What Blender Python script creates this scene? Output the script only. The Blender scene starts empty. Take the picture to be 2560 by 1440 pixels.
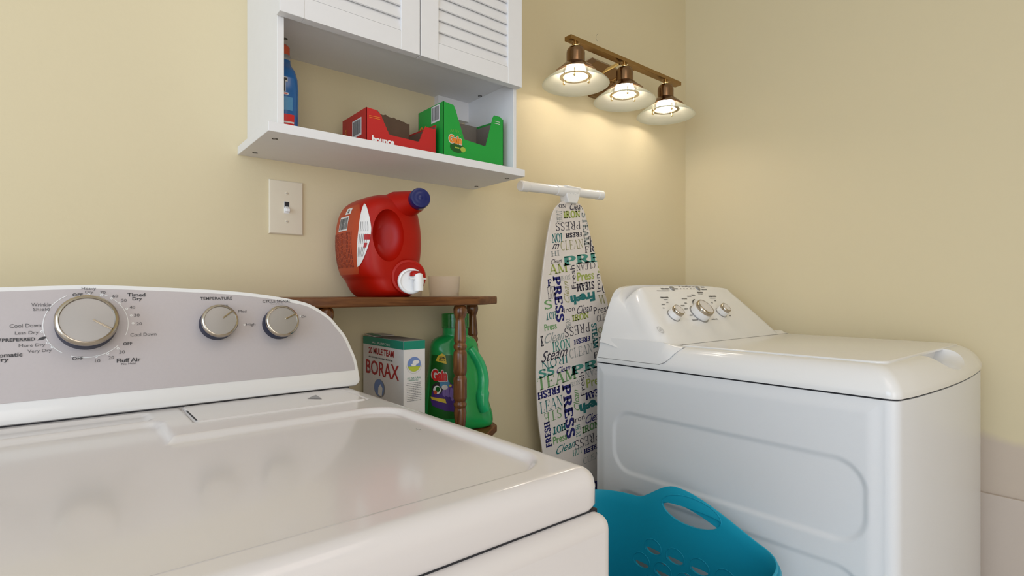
import bpy, bmesh, math, random
from mathutils import Vector, Matrix
random.seed(7)
C = bpy.context.scene.collection
V = Vector
PI = math.pi

# ------------------------------------------------------------------ camera
F, HV, H = 1352.0, 731.0, 1.085          # focal length in px of a 2560 wide frame, horizon row, eye height
YAW = math.radians(39.64)
SN, CS = math.sin(YAW), math.cos(YAW)
cam = bpy.data.cameras.new('camera')
cam.sensor_fit = 'HORIZONTAL'; cam.sensor_width = 36.0
cam.lens = 36.0 * F / 2560.0
cam.shift_y = (HV - 720.0) / 2560.0
cam.clip_start = 0.02
cam_o = bpy.data.objects.new('camera', cam); C.objects.link(cam_o)
cam_o.location = (0, 0, H)
cam_o.rotation_euler = (PI / 2, 0, -YAW)
bpy.context.scene.camera = cam_o

# ------------------------------------------------------------------ world, lights, exposure
sc = bpy.context.scene
w = bpy.data.worlds.new('assumed_ambient'); sc.world = w; w.use_nodes = True  # assumed ambient light, enters where the left and front are left open
bgn = w.node_tree.nodes['Background']
bgn.inputs[0].default_value = (1.0, 0.965, 0.95, 1); bgn.inputs[1].default_value = 0.95
def area(name, loc, rot, sx, sy, power, col):
    l = bpy.data.lights.new(name, 'AREA'); l.shape = 'RECTANGLE'; l.size = sx; l.size_y = sy
    l.energy = power; l.color = col
    o = bpy.data.objects.new(name, l); C.objects.link(o); o.location = loc; o.rotation_euler = rot
    return o
area('assumed_ceiling_light', (0.35, -0.35, 2.36), (0, 0, 0), 0.9, 0.9, 4.0, (1.0, 0.84, 0.76))  # assumed warm light overhead, source out of view
area('front_fill_light', (-0.7, -2.1, 1.05), (math.radians(92), 0, math.radians(-18)), 1.5, 1.9, 17.0, (1.0, 0.95, 0.90))  # added fill from behind the camera, lifts the niche and undersides
area('assumed_left_fill', (-1.9, -0.4, 1.5), (math.radians(90), 0, math.radians(-90)), 1.6, 1.5, 24.0, (0.52, 0.75, 1.0))  # assumed cool fill from the unseen left, added to blue the washer side
sc.view_settings.view_transform = 'Standard'
sc.view_settings.look = 'None'
sc.view_settings.exposure = 0.0
sc.view_settings.gamma = 1.0
sc.view_settings.use_curve_mapping = False

def ray(u, v):
    a = (u - 1280.0) / F; b = (HV - v) / F
    return V((SN + CS * a, CS - SN * a, b))
CAM = V((0, 0, H))
def at(u, v, x=None, y=None, z=None):
    r = ray(u, v)
    t = x / r.x if x is not None else (y / r.y if y is not None else (z - H) / r.z)
    return CAM + r * t

# ------------------------------------------------------------------ materials
MATS = {}
def mat(name, col, rough=0.5, metal=0.0, spec=0.5, coat=0.0, trans=0.0, emit=None, estr=0.0, noise=None, bump=None, alpha=1.0, ior=1.45, sss=0.0):
    """noise=(scale, amount) tints the colour, bump=(scale, strength)"""
    m = bpy.data.materials.new(name); m.use_nodes = True; MATS[name] = m
    nt = m.node_tree; p = nt.nodes['Principled BSDF']
    p.inputs['Base Color'].default_value = (*col, 1)
    p.inputs['Roughness'].default_value = rough
    p.inputs['Metallic'].default_value = metal
    p.inputs['Specular IOR Level'].default_value = spec
    p.inputs['Coat Weight'].default_value = coat
    p.inputs['Coat Roughness'].default_value = 0.08
    p.inputs['Transmission Weight'].default_value = trans
    p.inputs['IOR'].default_value = ior
    p.inputs['Alpha'].default_value = alpha
    if sss:
        p.inputs['Subsurface Weight'].default_value = sss
        p.inputs['Subsurface Scale'].default_value = 0.02
    if emit:
        p.inputs['Emission Color'].default_value = (*emit, 1); p.inputs['Emission Strength'].default_value = estr
    tc = nt.nodes.new('ShaderNodeTexCoord')
    if noise:
        n = nt.nodes.new('ShaderNodeTexNoise'); n.inputs['Scale'].default_value = noise[0]; n.inputs['Detail'].default_value = 5
        nt.links.new(tc.outputs['Object'], n.inputs['Vector'])
        mx = nt.nodes.new('ShaderNodeMix'); mx.data_type = 'RGBA'
        k = noise[1]
        mx.inputs[6].default_value = (*[c * (1 - k) for c in col], 1); mx.inputs[7].default_value = (*[min(1, c * (1 + k)) for c in col], 1)
        nt.links.new(n.outputs['Fac'], mx.inputs[0]); nt.links.new(mx.outputs[2], p.inputs['Base Color'])
    if bump:
        n = nt.nodes.new('ShaderNodeTexNoise'); n.inputs['Scale'].default_value = bump[0]; n.inputs['Detail'].default_value = 3
        nt.links.new(tc.outputs['Object'], n.inputs['Vector'])
        b = nt.nodes.new('ShaderNodeBump'); b.inputs['Strength'].default_value = bump[1]; b.inputs['Distance'].default_value = 0.002
        nt.links.new(n.outputs['Fac'], b.inputs['Height']); nt.links.new(b.outputs[0], p.inputs['Normal'])
    return m

mat('wall_paint', (0.71, 0.62, 0.415), 0.6, spec=0.25, noise=(1.6, 0.03), bump=(140, 0.12))
mat('ceiling_paint', (0.85, 0.84, 0.80), 0.8)
mat('floor_vinyl', (0.66, 0.62, 0.58), 0.35, noise=(6, 0.12))
mat('primer', (0.60, 0.52, 0.45), 0.6, noise=(5, 0.06))
mat('enamel', (0.69, 0.655, 0.64), 0.16, spec=0.5, coat=0.25)
mat('enamel_side', (0.76, 0.77, 0.79), 0.30, spec=0.4, bump=(600, 0.05))
mat('plastic_white', (0.82, 0.815, 0.81), 0.18, spec=0.5, coat=0.2)
mat('gap', (0.02, 0.02, 0.025), 0.6)
mat('console_grey', (0.50, 0.465, 0.475), 0.42, metal=0.25, noise=(300, 0.03))
mat('ink', (0.05, 0.05, 0.055), 0.5)
mat('ink_soft', (0.12, 0.115, 0.12), 0.5)
mat('print_white', (0.85, 0.85, 0.85), 0.5)
mat('navy_plastic', (0.006, 0.012, 0.04), 0.4, spec=0.25)
mat('chrome_warm', (0.48, 0.42, 0.34), 0.14, metal=1.0)
mat('knob_silver', (0.40, 0.385, 0.375), 0.34, metal=0.7)
mat('cabinet_white', (0.78, 0.775, 0.78), 0.45, noise=(40, 0.02))
mat('dark_hole', (0.04, 0.035, 0.03), 0.7)
mat('brass', (0.36, 0.22, 0.09), 0.24, metal=1.0)
mat('bronze', (0.27, 0.16, 0.085), 0.20, metal=1.0)
mat('gold_bright', (0.85, 0.66, 0.34), 0.2, metal=1.0)
mat('bulb_glow', (0.9, 0.85, 0.8), 0.5, emit=(1.0, 0.90, 0.78), estr=28.0)
mat('switch_ivory', (0.76, 0.69, 0.55), 0.3)
mat('wood', (0.16, 0.065, 0.022), 0.25, coat=0.25)
mat('wood_end', (0.34, 0.17, 0.065), 0.35)
mat('jug_red', (0.37, 0.006, 0.001), 0.36, spec=0.3, sss=0.0)
mat('jug_label', (0.42, 0.05, 0.012), 0.45)
mat('jug_label_dark', (0.20, 0.02, 0.012), 0.5)
mat('blue_cap', (0.008, 0.014, 0.10), 0.25)
mat('paper_white', (0.72, 0.70, 0.68), 0.5)
mat('text_black', (0.03, 0.03, 0.03), 0.5)
mat('text_grey', (0.25, 0.25, 0.25), 0.5)
mat('box_red', (0.50, 0.018, 0.018), 0.4)
mat('box_red_dark', (0.30, 0.01, 0.012), 0.4)
mat('box_green', (0.012, 0.33, 0.045), 0.4)
mat('cardboard', (0.16, 0.095, 0.06), 0.8, noise=(60, 0.15))
mat('cardboard_grey', (0.22, 0.19, 0.16), 0.8, noise=(60, 0.1))
mat('orange', (0.75, 0.24, 0.03), 0.4)
mat('yellow', (0.72, 0.55, 0.05), 0.4)
mat('lime', (0.36, 0.46, 0.06), 0.5)
mat('dark_green', (0.01, 0.09, 0.015), 0.4)
mat('bottle_blue', (0.012, 0.115, 0.36), 0.2, coat=0.3)
mat('bottle_blue_light', (0.08, 0.27, 0.50), 0.3)
mat('cap_coral', (0.55, 0.09, 0.035), 0.35)
mat('cap_clear', (0.75, 0.75, 0.78), 0.1, trans=0.7)
mat('bottle_green', (0.012, 0.33, 0.075), 0.22, coat=0.3)
mat('handle_green', (0.015, 0.40, 0.14), 0.2, coat=0.3)
mat('label_green', (0.006, 0.12, 0.012), 0.35)
mat('cap_green', (0.06, 0.55, 0.12), 0.1, trans=0.8)
mat('logo_red', (0.65, 0.02, 0.02), 0.4)
mat('purple', (0.07, 0.03, 0.22), 0.4)
mat('purple_light', (0.22, 0.14, 0.45), 0.4)
mat('borax_white', (0.68, 0.65, 0.63), 0.45)
mat('borax_green', (0.005, 0.21, 0.135), 0.4)
mat('borax_red', (0.36, 0.012, 0.018), 0.4)
mat('sky_blue', (0.16, 0.24, 0.48), 0.5)
mat('field_green', (0.42, 0.48, 0.04), 0.5)
mat('cover_cloth', (0.75, 0.69, 0.64), 0.85, noise=(30, 0.03), bump=(500, 0.2))
mat('c_black', (0.045, 0.04, 0.06), 0.85)
mat('c_navy', (0.02, 0.02, 0.15), 0.85)
mat('c_teal', (0.02, 0.17, 0.17), 0.85)
mat('c_teal2', (0.07, 0.28, 0.23), 0.85)
mat('c_lime', (0.36, 0.42, 0.10), 0.85)
mat('c_olive', (0.38, 0.36, 0.18), 0.85)
mat('c_green', (0.16, 0.33, 0.13), 0.85)
mat('c_grey', (0.30, 0.33, 0.32), 0.85)
mat('basket_teal', (0.010, 0.36, 0.54), 0.42, spec=0.35, bump=(900, 0.04))
mat('steel_grey', (0.35, 0.35, 0.36), 0.4, metal=0.6)

def shade_glass():
    m = bpy.data.materials.new('frosted_glass'); MATS['frosted_glass'] = m; m.use_nodes = True
    nt = m.node_tree; nt.nodes.remove(nt.nodes['Principled BSDF']); out = nt.nodes['Material Output']
    tr = nt.nodes.new('ShaderNodeBsdfTranslucent'); tr.inputs[0].default_value = (0.74, 0.76, 0.66, 1)
    df = nt.nodes.new('ShaderNodeBsdfDiffuse'); df.inputs[0].default_value = (0.66, 0.66, 0.60, 1)
    tp = nt.nodes.new('ShaderNodeBsdfTransparent'); tp.inputs[0].default_value = (0.93, 0.95, 0.90, 1)
    gl = nt.nodes.new('ShaderNodeBsdfGlossy'); gl.inputs[1].default_value = 0.25
    a = nt.nodes.new('ShaderNodeMixShader'); a.inputs[0].default_value = 0.6
    b = nt.nodes.new('ShaderNodeMixShader'); b.inputs[0].default_value = 0.38
    c = nt.nodes.new('ShaderNodeMixShader'); c.inputs[0].default_value = 0.08
    L = nt.links.new
    L(tr.outputs[0], a.inputs[1]); L(df.outputs[0], a.inputs[2])
    L(a.outputs[0], b.inputs[1]); L(tp.outputs[0], b.inputs[2])
    L(b.outputs[0], c.inputs[1]); L(gl.outputs[0], c.inputs[2]); L(c.outputs[0], out.inputs[0])
shade_glass()
def clear_plastic():
    m = bpy.data.materials.new('clear_plastic'); MATS['clear_plastic'] = m; m.use_nodes = True
    nt = m.node_tree; nt.nodes.remove(nt.nodes['Principled BSDF']); out = nt.nodes['Material Output']
    tp = nt.nodes.new('ShaderNodeBsdfTransparent'); tp.inputs[0].default_value = (1.0, 0.985, 0.98, 1)
    df = nt.nodes.new('ShaderNodeBsdfDiffuse'); df.inputs[0].default_value = (0.85, 0.78, 0.74, 1)
    gl = nt.nodes.new('ShaderNodeBsdfGlossy'); gl.inputs[1].default_value = 0.08
    lw = nt.nodes.new('ShaderNodeLayerWeight'); lw.inputs[0].default_value = 0.25; fr = nt.nodes.new('ShaderNodeMath'); fr.operation = 'POWER'; fr.inputs[1].default_value = 2.0; nt.links.new(lw.outputs['Facing'], fr.inputs[0])
    a = nt.nodes.new('ShaderNodeMixShader'); a.inputs[0].default_value = 0.08
    b = nt.nodes.new('ShaderNodeMixShader')
    L = nt.links.new
    L(tp.outputs[0], a.inputs[1]); L(df.outputs[0], a.inputs[2]); L(fr.outputs[0], b.inputs[0])
    L(a.outputs[0], b.inputs[1]); L(gl.outputs[0], b.inputs[2]); L(b.outputs[0], out.inputs[0])
clear_plastic()
def wood_grain(name, axis_scale, dark, light):
    m = MATS[name]; nt = m.node_tree; p = nt.nodes['Principled BSDF']
    tc = nt.nodes.new('ShaderNodeTexCoord'); mp = nt.nodes.new('ShaderNodeMapping'); mp.inputs['Scale'].default_value = axis_scale
    n = nt.nodes.new('ShaderNodeTexNoise'); n.inputs['Scale'].default_value = 10; n.inputs['Detail'].default_value = 6; n.inputs['Distortion'].default_value = 0.6
    r = nt.nodes.new('ShaderNodeValToRGB'); r.color_ramp.elements[0].position = 0.35; r.color_ramp.elements[1].position = 0.68
    r.color_ramp.elements[0].color = (*dark, 1); r.color_ramp.elements[1].color = (*light, 1)
    L = nt.links.new
    L(tc.outputs['Object'], mp.inputs[0]); L(mp.outputs[0], n.inputs['Vector']); L(n.outputs['Fac'], r.inputs[0]); L(r.outputs[0], p.inputs['Base Color'])
wood_grain('wood', (12, 12, 1.2), (0.075, 0.022, 0.006), (0.23, 0.09, 0.025))
mat('wood_board', (0.16, 0.065, 0.022), 0.4, spec=0.35)
wood_grain('wood_board', (1.2, 12, 12), (0.10, 0.034, 0.009), (0.21, 0.082, 0.024))
def two_tone_wall():
    """right wall: beige paint that stops in a wandering edge above bare pinkish drywall"""
    m = bpy.data.materials.new('wall_paint_patched'); MATS['wall_paint_patched'] = m; m.use_nodes = True
    nt = m.node_tree; p = nt.nodes['Principled BSDF']; p.inputs['Roughness'].default_value = 0.6; p.inputs['Specular IOR Level'].default_value = 0.25
    g = nt.nodes.new('ShaderNodeNewGeometry'); sp = nt.nodes.new('ShaderNodeSeparateXYZ')
    n = nt.nodes.new('ShaderNodeTexNoise'); n.inputs['Scale'].default_value = 7; n.inputs['Detail'].default_value = 4
    ma = nt.nodes.new('ShaderNodeMath'); ma.operation = 'MULTIPLY_ADD'; ma.inputs[1].default_value = 0.09
    mr = nt.nodes.new('ShaderNodeMapRange'); mr.inputs['From Min'].default_value = 0.735; mr.inputs['From Max'].default_value = 0.765
    mx = nt.nodes.new('ShaderNodeMix'); mx.data_type = 'RGBA'
    mx.inputs[6].default_value = (0.60, 0.51, 0.42, 1); mx.inputs[7].default_value = (0.71, 0.62, 0.415, 1)
    L = nt.links.new
    L(g.outputs['Position'], sp.inputs[0]); L(g.outputs['Position'], n.inputs['Vector'])
    L(n.outputs['Fac'], ma.inputs[0]); L(sp.outputs['Z'], ma.inputs[2]); L(ma.outputs[0], mr.inputs['Value'])
    L(mr.outputs['Result'], mx.inputs[0]); L(mx.outputs[2], p.inputs['Base Color'])
two_tone_wall()

# ------------------------------------------------------------------ mesh builder
class MB:
    def __init__(s): s.v = []; s.f = []; s.m = []; s.mats = []
    def mi(s, m):
        if m not in s.mats: s.mats.append(m)
        return s.mats.index(m)
    def add(s, vs, fs, m):
        k = len(s.v); i = s.mi(m)
        s.v += [V(p) for p in vs]
        for f in fs: s.f.append([k + j for j in f]); s.m.append(i)
    def box(s, x0, x1, y0, y1, z0, z1, m):
        p = [(x0, y0, z0), (x1, y0, z0), (x1, y1, z0), (x0, y1, z0), (x0, y0, z1), (x1, y0, z1), (x1, y1, z1), (x0, y1, z1)]
        s.add(p, [(0, 3, 2, 1), (4, 5, 6, 7), (0, 1, 5, 4), (1, 2, 6, 5), (2, 3, 7, 6), (3, 0, 4, 7)], m)
    def loft(s, rings, m, cap0=True, cap1=True, closed=True):
        n = len(rings[0]); vs = [p for r in rings for p in r]; fs = []
        for i in range(len(rings) - 1):
            for j in range(n if closed else n - 1):
                a, b = i * n + j, i * n + (j + 1) % n
                fs.append((a, b, b + n, a + n))
        if cap0: fs.append(tuple(range(n))[::-1])
        if cap1: fs.append(tuple((len(rings) - 1) * n + j for j in range(n)))
        s.add(vs, fs, m)
    def lathe(s, prof, o, ax, m, seg=32, cap0=True, cap1=True):
        """prof = [(radius, height along ax)]"""
        o = V(o); ax = V(ax).normalized()
        e = ax.orthogonal().normalized(); g = ax.cross(e)
        rings = []
        for r, h in prof:
            rings.append([o + ax * h + (e * math.cos(2 * PI * k / seg) + g * math.sin(2 * PI * k / seg)) * max(r, 1e-5) for k in range(seg)])
        s.loft(rings, m, cap0, cap1)
    def tube(s, pts, r, m, seg=12, caps=True):
        pts = [V(p) for p in pts]; rings = []; n = len(pts)
        rr = r if isinstance(r, (list, tuple)) else [r] * n
        up = None
        for i, p in enumerate(pts):
            t = (pts[min(i + 1, n - 1)] - pts[max(i - 1, 0)]).normalized()
            if up is None: up = t.orthogonal().normalized()
            up = (up - t * up.dot(t)).normalized(); g = t.cross(up)
            rings.append([p + (up * math.cos(2 * PI * k / seg) + g * math.sin(2 * PI * k / seg)) * rr[i] for k in range(seg)])
        s.loft(rings, m, caps, caps)
    def prism(s, poly, off, m):
        a = [V(p) for p in poly]; b = [p + V(off) for p in a]
        s.loft([a, b], m)
    def grid(s, nu, nv, fn, m):
        vs = [fn(i / nu, j / nv) for j in range(nv + 1) for i in range(nu + 1)]
        fs = [(j * (nu + 1) + i, j * (nu + 1) + i + 1, (j + 1) * (nu + 1) + i + 1, (j + 1) * (nu + 1) + i) for j in range(nv) for i in range(nu)]
        s.add(vs, fs, m)
    def poly(s, pts, m): s.add(pts, [tuple(range(len(pts)))], m)

def smoothstep(a, b, x):
    t = max(0.0, min(1.0, (x - a) / (b - a))); return t * t * (3 - 2 * t)
ORG = {}
def part(name, mb, parent, smooth=35, bevel=0, seg=3, sub=0, kind=None, label=None, fixn=True):
    """one mesh object; geometry is in world space and is moved into the frame of the parent's root"""
    me = bpy.data.meshes.new(name)
    org = ORG.get(parent.name, V((0, 0, 0))) if parent else V((0, 0, 0))
    me.from_pydata([tuple(p - org) for p in mb.v], [], mb.f)
    for m in mb.mats: me.materials.append(MATS[m])
    for p, i in zip(me.polygons, mb.m): p.material_index = i
    if fixn:
        bm = bmesh.new(); bm.from_mesh(me); bmesh.ops.recalc_face_normals(bm, faces=bm.faces); bm.to_mesh(me); bm.free()
    me.update()
    o = bpy.data.objects.new(name, me); C.objects.link(o)
    if parent: o.parent = parent; ORG[o.name] = org
    if smooth:
        for p in me.polygons: p.use_smooth = True
        if smooth < 180: me.set_sharp_from_angle(angle=math.radians(smooth))
    if bevel:
        b = o.modifiers.new('bevel', 'BEVEL'); b.width = bevel; b.segments = seg; b.limit_method = 'ANGLE'; b.angle_limit = math.radians(30)
        b.harden_normals = False
    if sub:
        s = o.modifiers.new('sub', 'SUBSURF'); s.levels = sub; s.render_levels = sub
    if kind: o['kind'] = kind
    if label: o['label'] = label
    return o
def thing(name, loc, label, cat, group=None):
    o = bpy.data.objects.new(name, None); C.objects.link(o); o.location = loc; o.empty_display_size = 0.05
    ORG[o.name] = V(loc); o['label'] = label; o['category'] = cat
    if group: o['group'] = group
    return o
def single(name, mb, label, cat, **k):
    o = part(name, mb, None, **k); o['label'] = label; o['category'] = cat; return o
def boolean_cut(o, cutter_mb):
    me = bpy.data.meshes.new('cutter'); me.from_pydata([tuple(p - ORG.get(o.name, V((0, 0, 0)))) for p in cutter_mb.v], [], cutter_mb.f)
    bm = bmesh.new(); bm.from_mesh(me); bmesh.ops.recalc_face_normals(bm, faces=bm.faces); bm.to_mesh(me); bm.free()
    c = bpy.data.objects.new('cutter', me); C.objects.link(c)
    if o.parent: c.parent = o.parent
    for m in o.data.materials: me.materials.append(m)
    md = o.modifiers.new('cut', 'BOOLEAN'); md.operation = 'DIFFERENCE'; md.object = c; md.solver = 'EXACT'; md.use_hole_tolerant = True
    bpy.context.view_layer.update()
    dg = bpy.context.evaluated_depsgraph_get()
    new = bpy.data.meshes.new_from_object(o.evaluated_get(dg))
    o.modifiers.clear(); old = o.data; o.data = new; new.name = old.name
    bpy.data.objects.remove(c); bpy.data.meshes.remove(me)
    for p in new.polygons: p.use_smooth = True
    new.set_sharp_from_angle(angle=math.radians(35))

# ------------------------------------------------------------------ lettering
_tc = {}
def glyph_sans(word, bold, shear):
    k = (word, bold, shear)
    if k in _tc: return _tc[k]
    cu = bpy.data.curves.new('t', 'FONT'); cu.body = word; cu.size = 1.0; cu.offset = bold; cu.shear = shear; cu.resolution_u = 3
    cu.space_line = 0.9
    o = bpy.data.objects.new('t', cu); C.objects.link(o)
    bpy.context.view_layer.update()
    me = o.evaluated_get(bpy.context.evaluated_depsgraph_get()).to_mesh()
    me.calc_loop_triangles()
    vs = [(v.co.x, v.co.y) for v in me.vertices]; tr = [tuple(t.vertices) for t in me.loop_triangles]
    o.to_mesh_clear(); bpy.data.objects.remove(o); bpy.data.curves.remove(cu)
    if not vs: vs = [(0, 0), (1, 0), (1, 1)]
    _tc[k] = (vs, tr); return _tc[k]
def arc(cx, cy, rx, ry, a0, a1, n=12):
    return [(cx + rx * math.cos(math.radians(a0 + (a1 - a0) * i / n)), cy + ry * math.sin(math.radians(a0 + (a1 - a0) * i / n))) for i in range(n + 1)]
# slab-serif capitals: thick strokes T, thin strokes t, slabs s (x, y)
SERIF = {
 'A': (0.86, [('t', [(0.10, 0), (0.42, 1)]), ('T', [(0.44, 1), (0.76, 0)]), ('t', [(0.22, 0.34), (0.64, 0.34)])], [(0.10, 0), (0.76, 0)]),
 'C': (0.80, [('T', arc(0.44, 0.5, 0.33, 0.46, 60, 300)), ('t', [(0.66, 0.98), (0.66, 0.74)]), ('t', [(0.66, 0.02), (0.66, 0.2)])], []),
 'E': (0.74, [('T', [(0.18, 0), (0.18, 1)]), ('t', [(0.06, 0.97), (0.66, 0.97), (0.66, 0.76)]), ('t', [(0.18, 0.5), (0.5, 0.5)]), ('t', [(0.5, 0.62), (0.5, 0.38)]), ('t', [(0.06, 0.03), (0.66, 0.03), (0.66, 0.26)])], []),
 'F': (0.70, [('T', [(0.18, 0), (0.18, 1)]), ('t', [(0.06, 0.97), (0.64, 0.97), (0.64, 0.76)]), ('t', [(0.18, 0.5), (0.5, 0.5)]), ('t', [(0.5, 0.62), (0.5, 0.38)])], [(0.18, 0)]),
 'H': (0.90, [('T', [(0.18, 0), (0.18, 1)]), ('T', [(0.72, 0), (0.72, 1)]), ('t', [(0.18, 0.5), (0.72, 0.5)])], [(0.18, 0), (0.18, 1), (0.72, 0), (0.72, 1)]),
 'I': (0.40, [('T', [(0.20, 0), (0.20, 1)])], [(0.20, 0), (0.20, 1)]),
 'L': (0.70, [('T', [(0.18, 0), (0.18, 1)]), ('t', [(0.06, 0.03), (0.62, 0.03), (0.62, 0.3)])], [(0.18, 1)]),
 'M': (1.10, [('t', [(0.16, 0), (0.16, 1)]), ('T', [(0.18, 1), (0.54, 0.06)]), ('t', [(0.56, 0.06), (0.90, 1)]), ('T', [(0.92, 0), (0.92, 1)])], [(0.16, 0), (0.14, 1), (0.92, 0), (0.94, 1)]),
 'N': (0.92, [('t', [(0.16, 0), (0.16, 1)]), ('T', [(0.18, 1), (0.74, 0.02)]), ('t', [(0.76, 0), (0.76, 1)])], [(0.16, 0), (0.12, 1), (0.76, 1)]),
 'O': (0.90, [('T', arc(0.45, 0.5, 0.34, 0.47, 70, 290)), ('T', arc(0.45, 0.5, 0.34, 0.47, -70, 70)), ], []),
 'P': (0.78, [('T', [(0.18, 0), (0.18, 1)]), ('t', [(0.06, 0.97), (0.42, 0.97)]), ('T', arc(0.40, 0.73, 0.24, 0.23, 85, -85)), ('t', [(0.42, 0.49), (0.18, 0.49)])], [(0.18, 0)]),
 'R': (0.86, [('T', [(0.18, 0), (0.18, 1)]), ('t', [(0.06, 0.97), (0.42, 0.97)]), ('T', arc(0.40, 0.74, 0.22, 0.22, 85, -85)), ('t', [(0.42, 0.51), (0.18, 0.51)]), ('T', [(0.42, 0.5), (0.72, 0)])], [(0.18, 0), (0.74, 0)]),
 'S': (0.72, [('T', [(0.56, 0.86), (0.42, 0.97), (0.24, 0.95), (0.14, 0.82), (0.16, 0.66), (0.30, 0.55), (0.46, 0.46), (0.58, 0.34), (0.57, 0.16), (0.44, 0.04), (0.26, 0.03), (0.14, 0.16)]), ('t', [(0.59, 1.0), (0.59, 0.74)]), ('t', [(0.10, 0.0), (0.10, 0.28)])], []),
 'K': (0.86, [('T', [(0.18, 0), (0.18, 1)]), ('t', [(0.24, 0.42), (0.68, 1)]), ('T', [(0.36, 0.55), (0.72, 0)])], [(0.18, 0), (0.18, 1), (0.68, 1), (0.72, 0)]),
 'W': (1.10, [('T', [(0.14, 1), (0.34, 0.02)]), ('t', [(0.36, 0.02), (0.54, 1)]), ('T', [(0.54, 1), (0.74, 0.02)]), ('t', [(0.76, 0.02), (0.94, 1)])], [(0.14, 1), (0.54, 1), (0.94, 1)]),
 'T': (0.80, [('T', [(0.40, 0), (0.40, 1)]), ('t', [(0.08, 0.74), (0.08, 0.97), (0.72, 0.97), (0.72, 0.74)])], [(0.40, 0)]),
}
def glyph_serif(word, tw, th):
    k = (word, tw, th)
    if k in _tc: return _tc[k]
    vs, tr = [], []; x0 = 0.0
    def quad(a, b, c, d):
        n = len(vs); vs.extend([a, b, c, d]); tr.append((n, n + 1, n + 2)); tr.append((n, n + 2, n + 3))
    for ch in word:
        if ch not in SERIF: x0 += 0.4; continue
        wd, st, sl = SERIF[ch]
        for kind, pl in st:
            hw = (tw if kind == 'T' else th) / 2
            if len(pl) == 2 and abs(pl[0][0] - pl[1][0]) < 1e-6 or len(pl) == 2 and abs(pl[0][1] - pl[1][1]) > 0.4:
                (ax, ay), (bx, by) = pl      # upright or slanted stroke: horizontal ends
                quad((x0 + ax - hw, ay), (x0 + ax + hw, ay), (x0 + bx + hw, by), (x0 + bx - hw, by)); continue
            L, R = [], []
            for i, (px, py) in enumerate(pl):
                ax, ay = pl[max(i - 1, 0)]; bx, by = pl[min(i + 1, len(pl) - 1)]
                dx, dy = bx - ax, by - ay; l = math.hypot(dx, dy) or 1
                # stress: strokes running sideways are thinner
                h2 = hw if len(pl) < 5 else th / 2 + (hw - th / 2) * abs(dy) / l
                L.append((x0 + px - dy / l * h2, py + dx / l * h2)); R.append((x0 + px + dy / l * h2, py - dx / l * h2))
            for i in range(len(pl) - 1): quad(L[i], R[i], R[i + 1], L[i + 1])
        for sx, sy in sl:
            y0, y1 = (sy, sy + th) if sy == 0 else (sy - th, sy)
            hw = tw / 2 + 0.085
            quad((x0 + sx - hw, y0), (x0 + sx + hw, y0), (x0 + sx + hw, y1), (x0 + sx - hw, y1))
        x0 += wd + 0.04
    _tc[k] = (vs, tr); return _tc[k]

class Frame:
    def __init__(s, o, ux, uy):
        s.o = V(o); s.ux = V(ux).normalized(); s.uy = V(uy).normalized(); s.n = s.ux.cross(s.uy).normalized()
    def P(s, x, y, e=0.0): return s.o + s.ux * x + s.uy * y + s.n * e
    def hit(s, u, v, e=0.0):
        r = ray(u, v); o = s.o + s.n * e
        t = (o - CAM).dot(s.n) / r.dot(s.n); q = CAM + r * t - s.o
        return q.dot(s.ux), q.dot(s.uy)
def clip_poly(poly, clip):
    for i in range(len(clip)):
        ax, ay = clip[i]; bx, by = clip[(i + 1) % len(clip)]; out = []
        for j in range(len(poly)):
            p, q = poly[j], poly[(j + 1) % len(poly)]
            sp = (bx - ax) * (p[1] - ay) - (by - ay) * (p[0] - ax); sq = (bx - ax) * (q[1] - ay) - (by - ay) * (q[0] - ax)
            if sp >= 0: out.append(p)
            if (sp >= 0) != (sq >= 0):
                t = sp / (sp - sq); out.append((p[0] + (q[0] - p[0]) * t, p[1] + (q[1] - p[1]) * t))
        poly = out
        if len(poly) < 3: return []
    return poly
def text(mb, word, fn, cx, cy, wd, ht, m, rot=0.0, style='sans', bold=0.0, shear=0.0, clip=None, eps=0.0004):
    """letters fitted in a wd x ht box centred on (cx, cy) of surface fn(x, y, eps)"""
    if style == 'slab': vs, tr = glyph_serif(word, 0.27, 0.15)
    elif style == 'serif': vs, tr = glyph_serif(word, 0.18, 0.07)
    elif style == 'thin': vs, tr = glyph_serif(word, 0.12, 0.05)
    else: vs, tr = glyph_sans(word, bold, shear)
    xs = [v[0] for v in vs]; ys = [v[1] for v in vs]
    x0, x1, y0, y1 = min(xs), max(xs), min(ys), max(ys)
    sx = wd / max(1e-6, x1 - x0); sy = ht / max(1e-6, y1 - y0)
    c, s = math.cos(rot), math.sin(rot); P = []
    for x, y in vs:
        a = (x - (x0 + x1) / 2) * sx; b = (y - (y0 + y1) / 2) * sy
        P.append((cx + a * c - b * s, cy + a * s + b * c))
    if clip is None:
        mb.add([fn(x, y, eps) for x, y in P], tr, m)
    else:
        for t in tr:
            p = [P[i] for i in t]
            ar = (p[1][0] - p[0][0]) * (p[2][1] - p[0][1]) - (p[2][0] - p[0][0]) * (p[1][1] - p[0][1])
            if ar < 0: p.reverse()
            q = clip_poly(p, clip)
            if q: mb.add([fn(x, y, eps) for x, y in q], [tuple(range(len(q)))], m)
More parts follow.
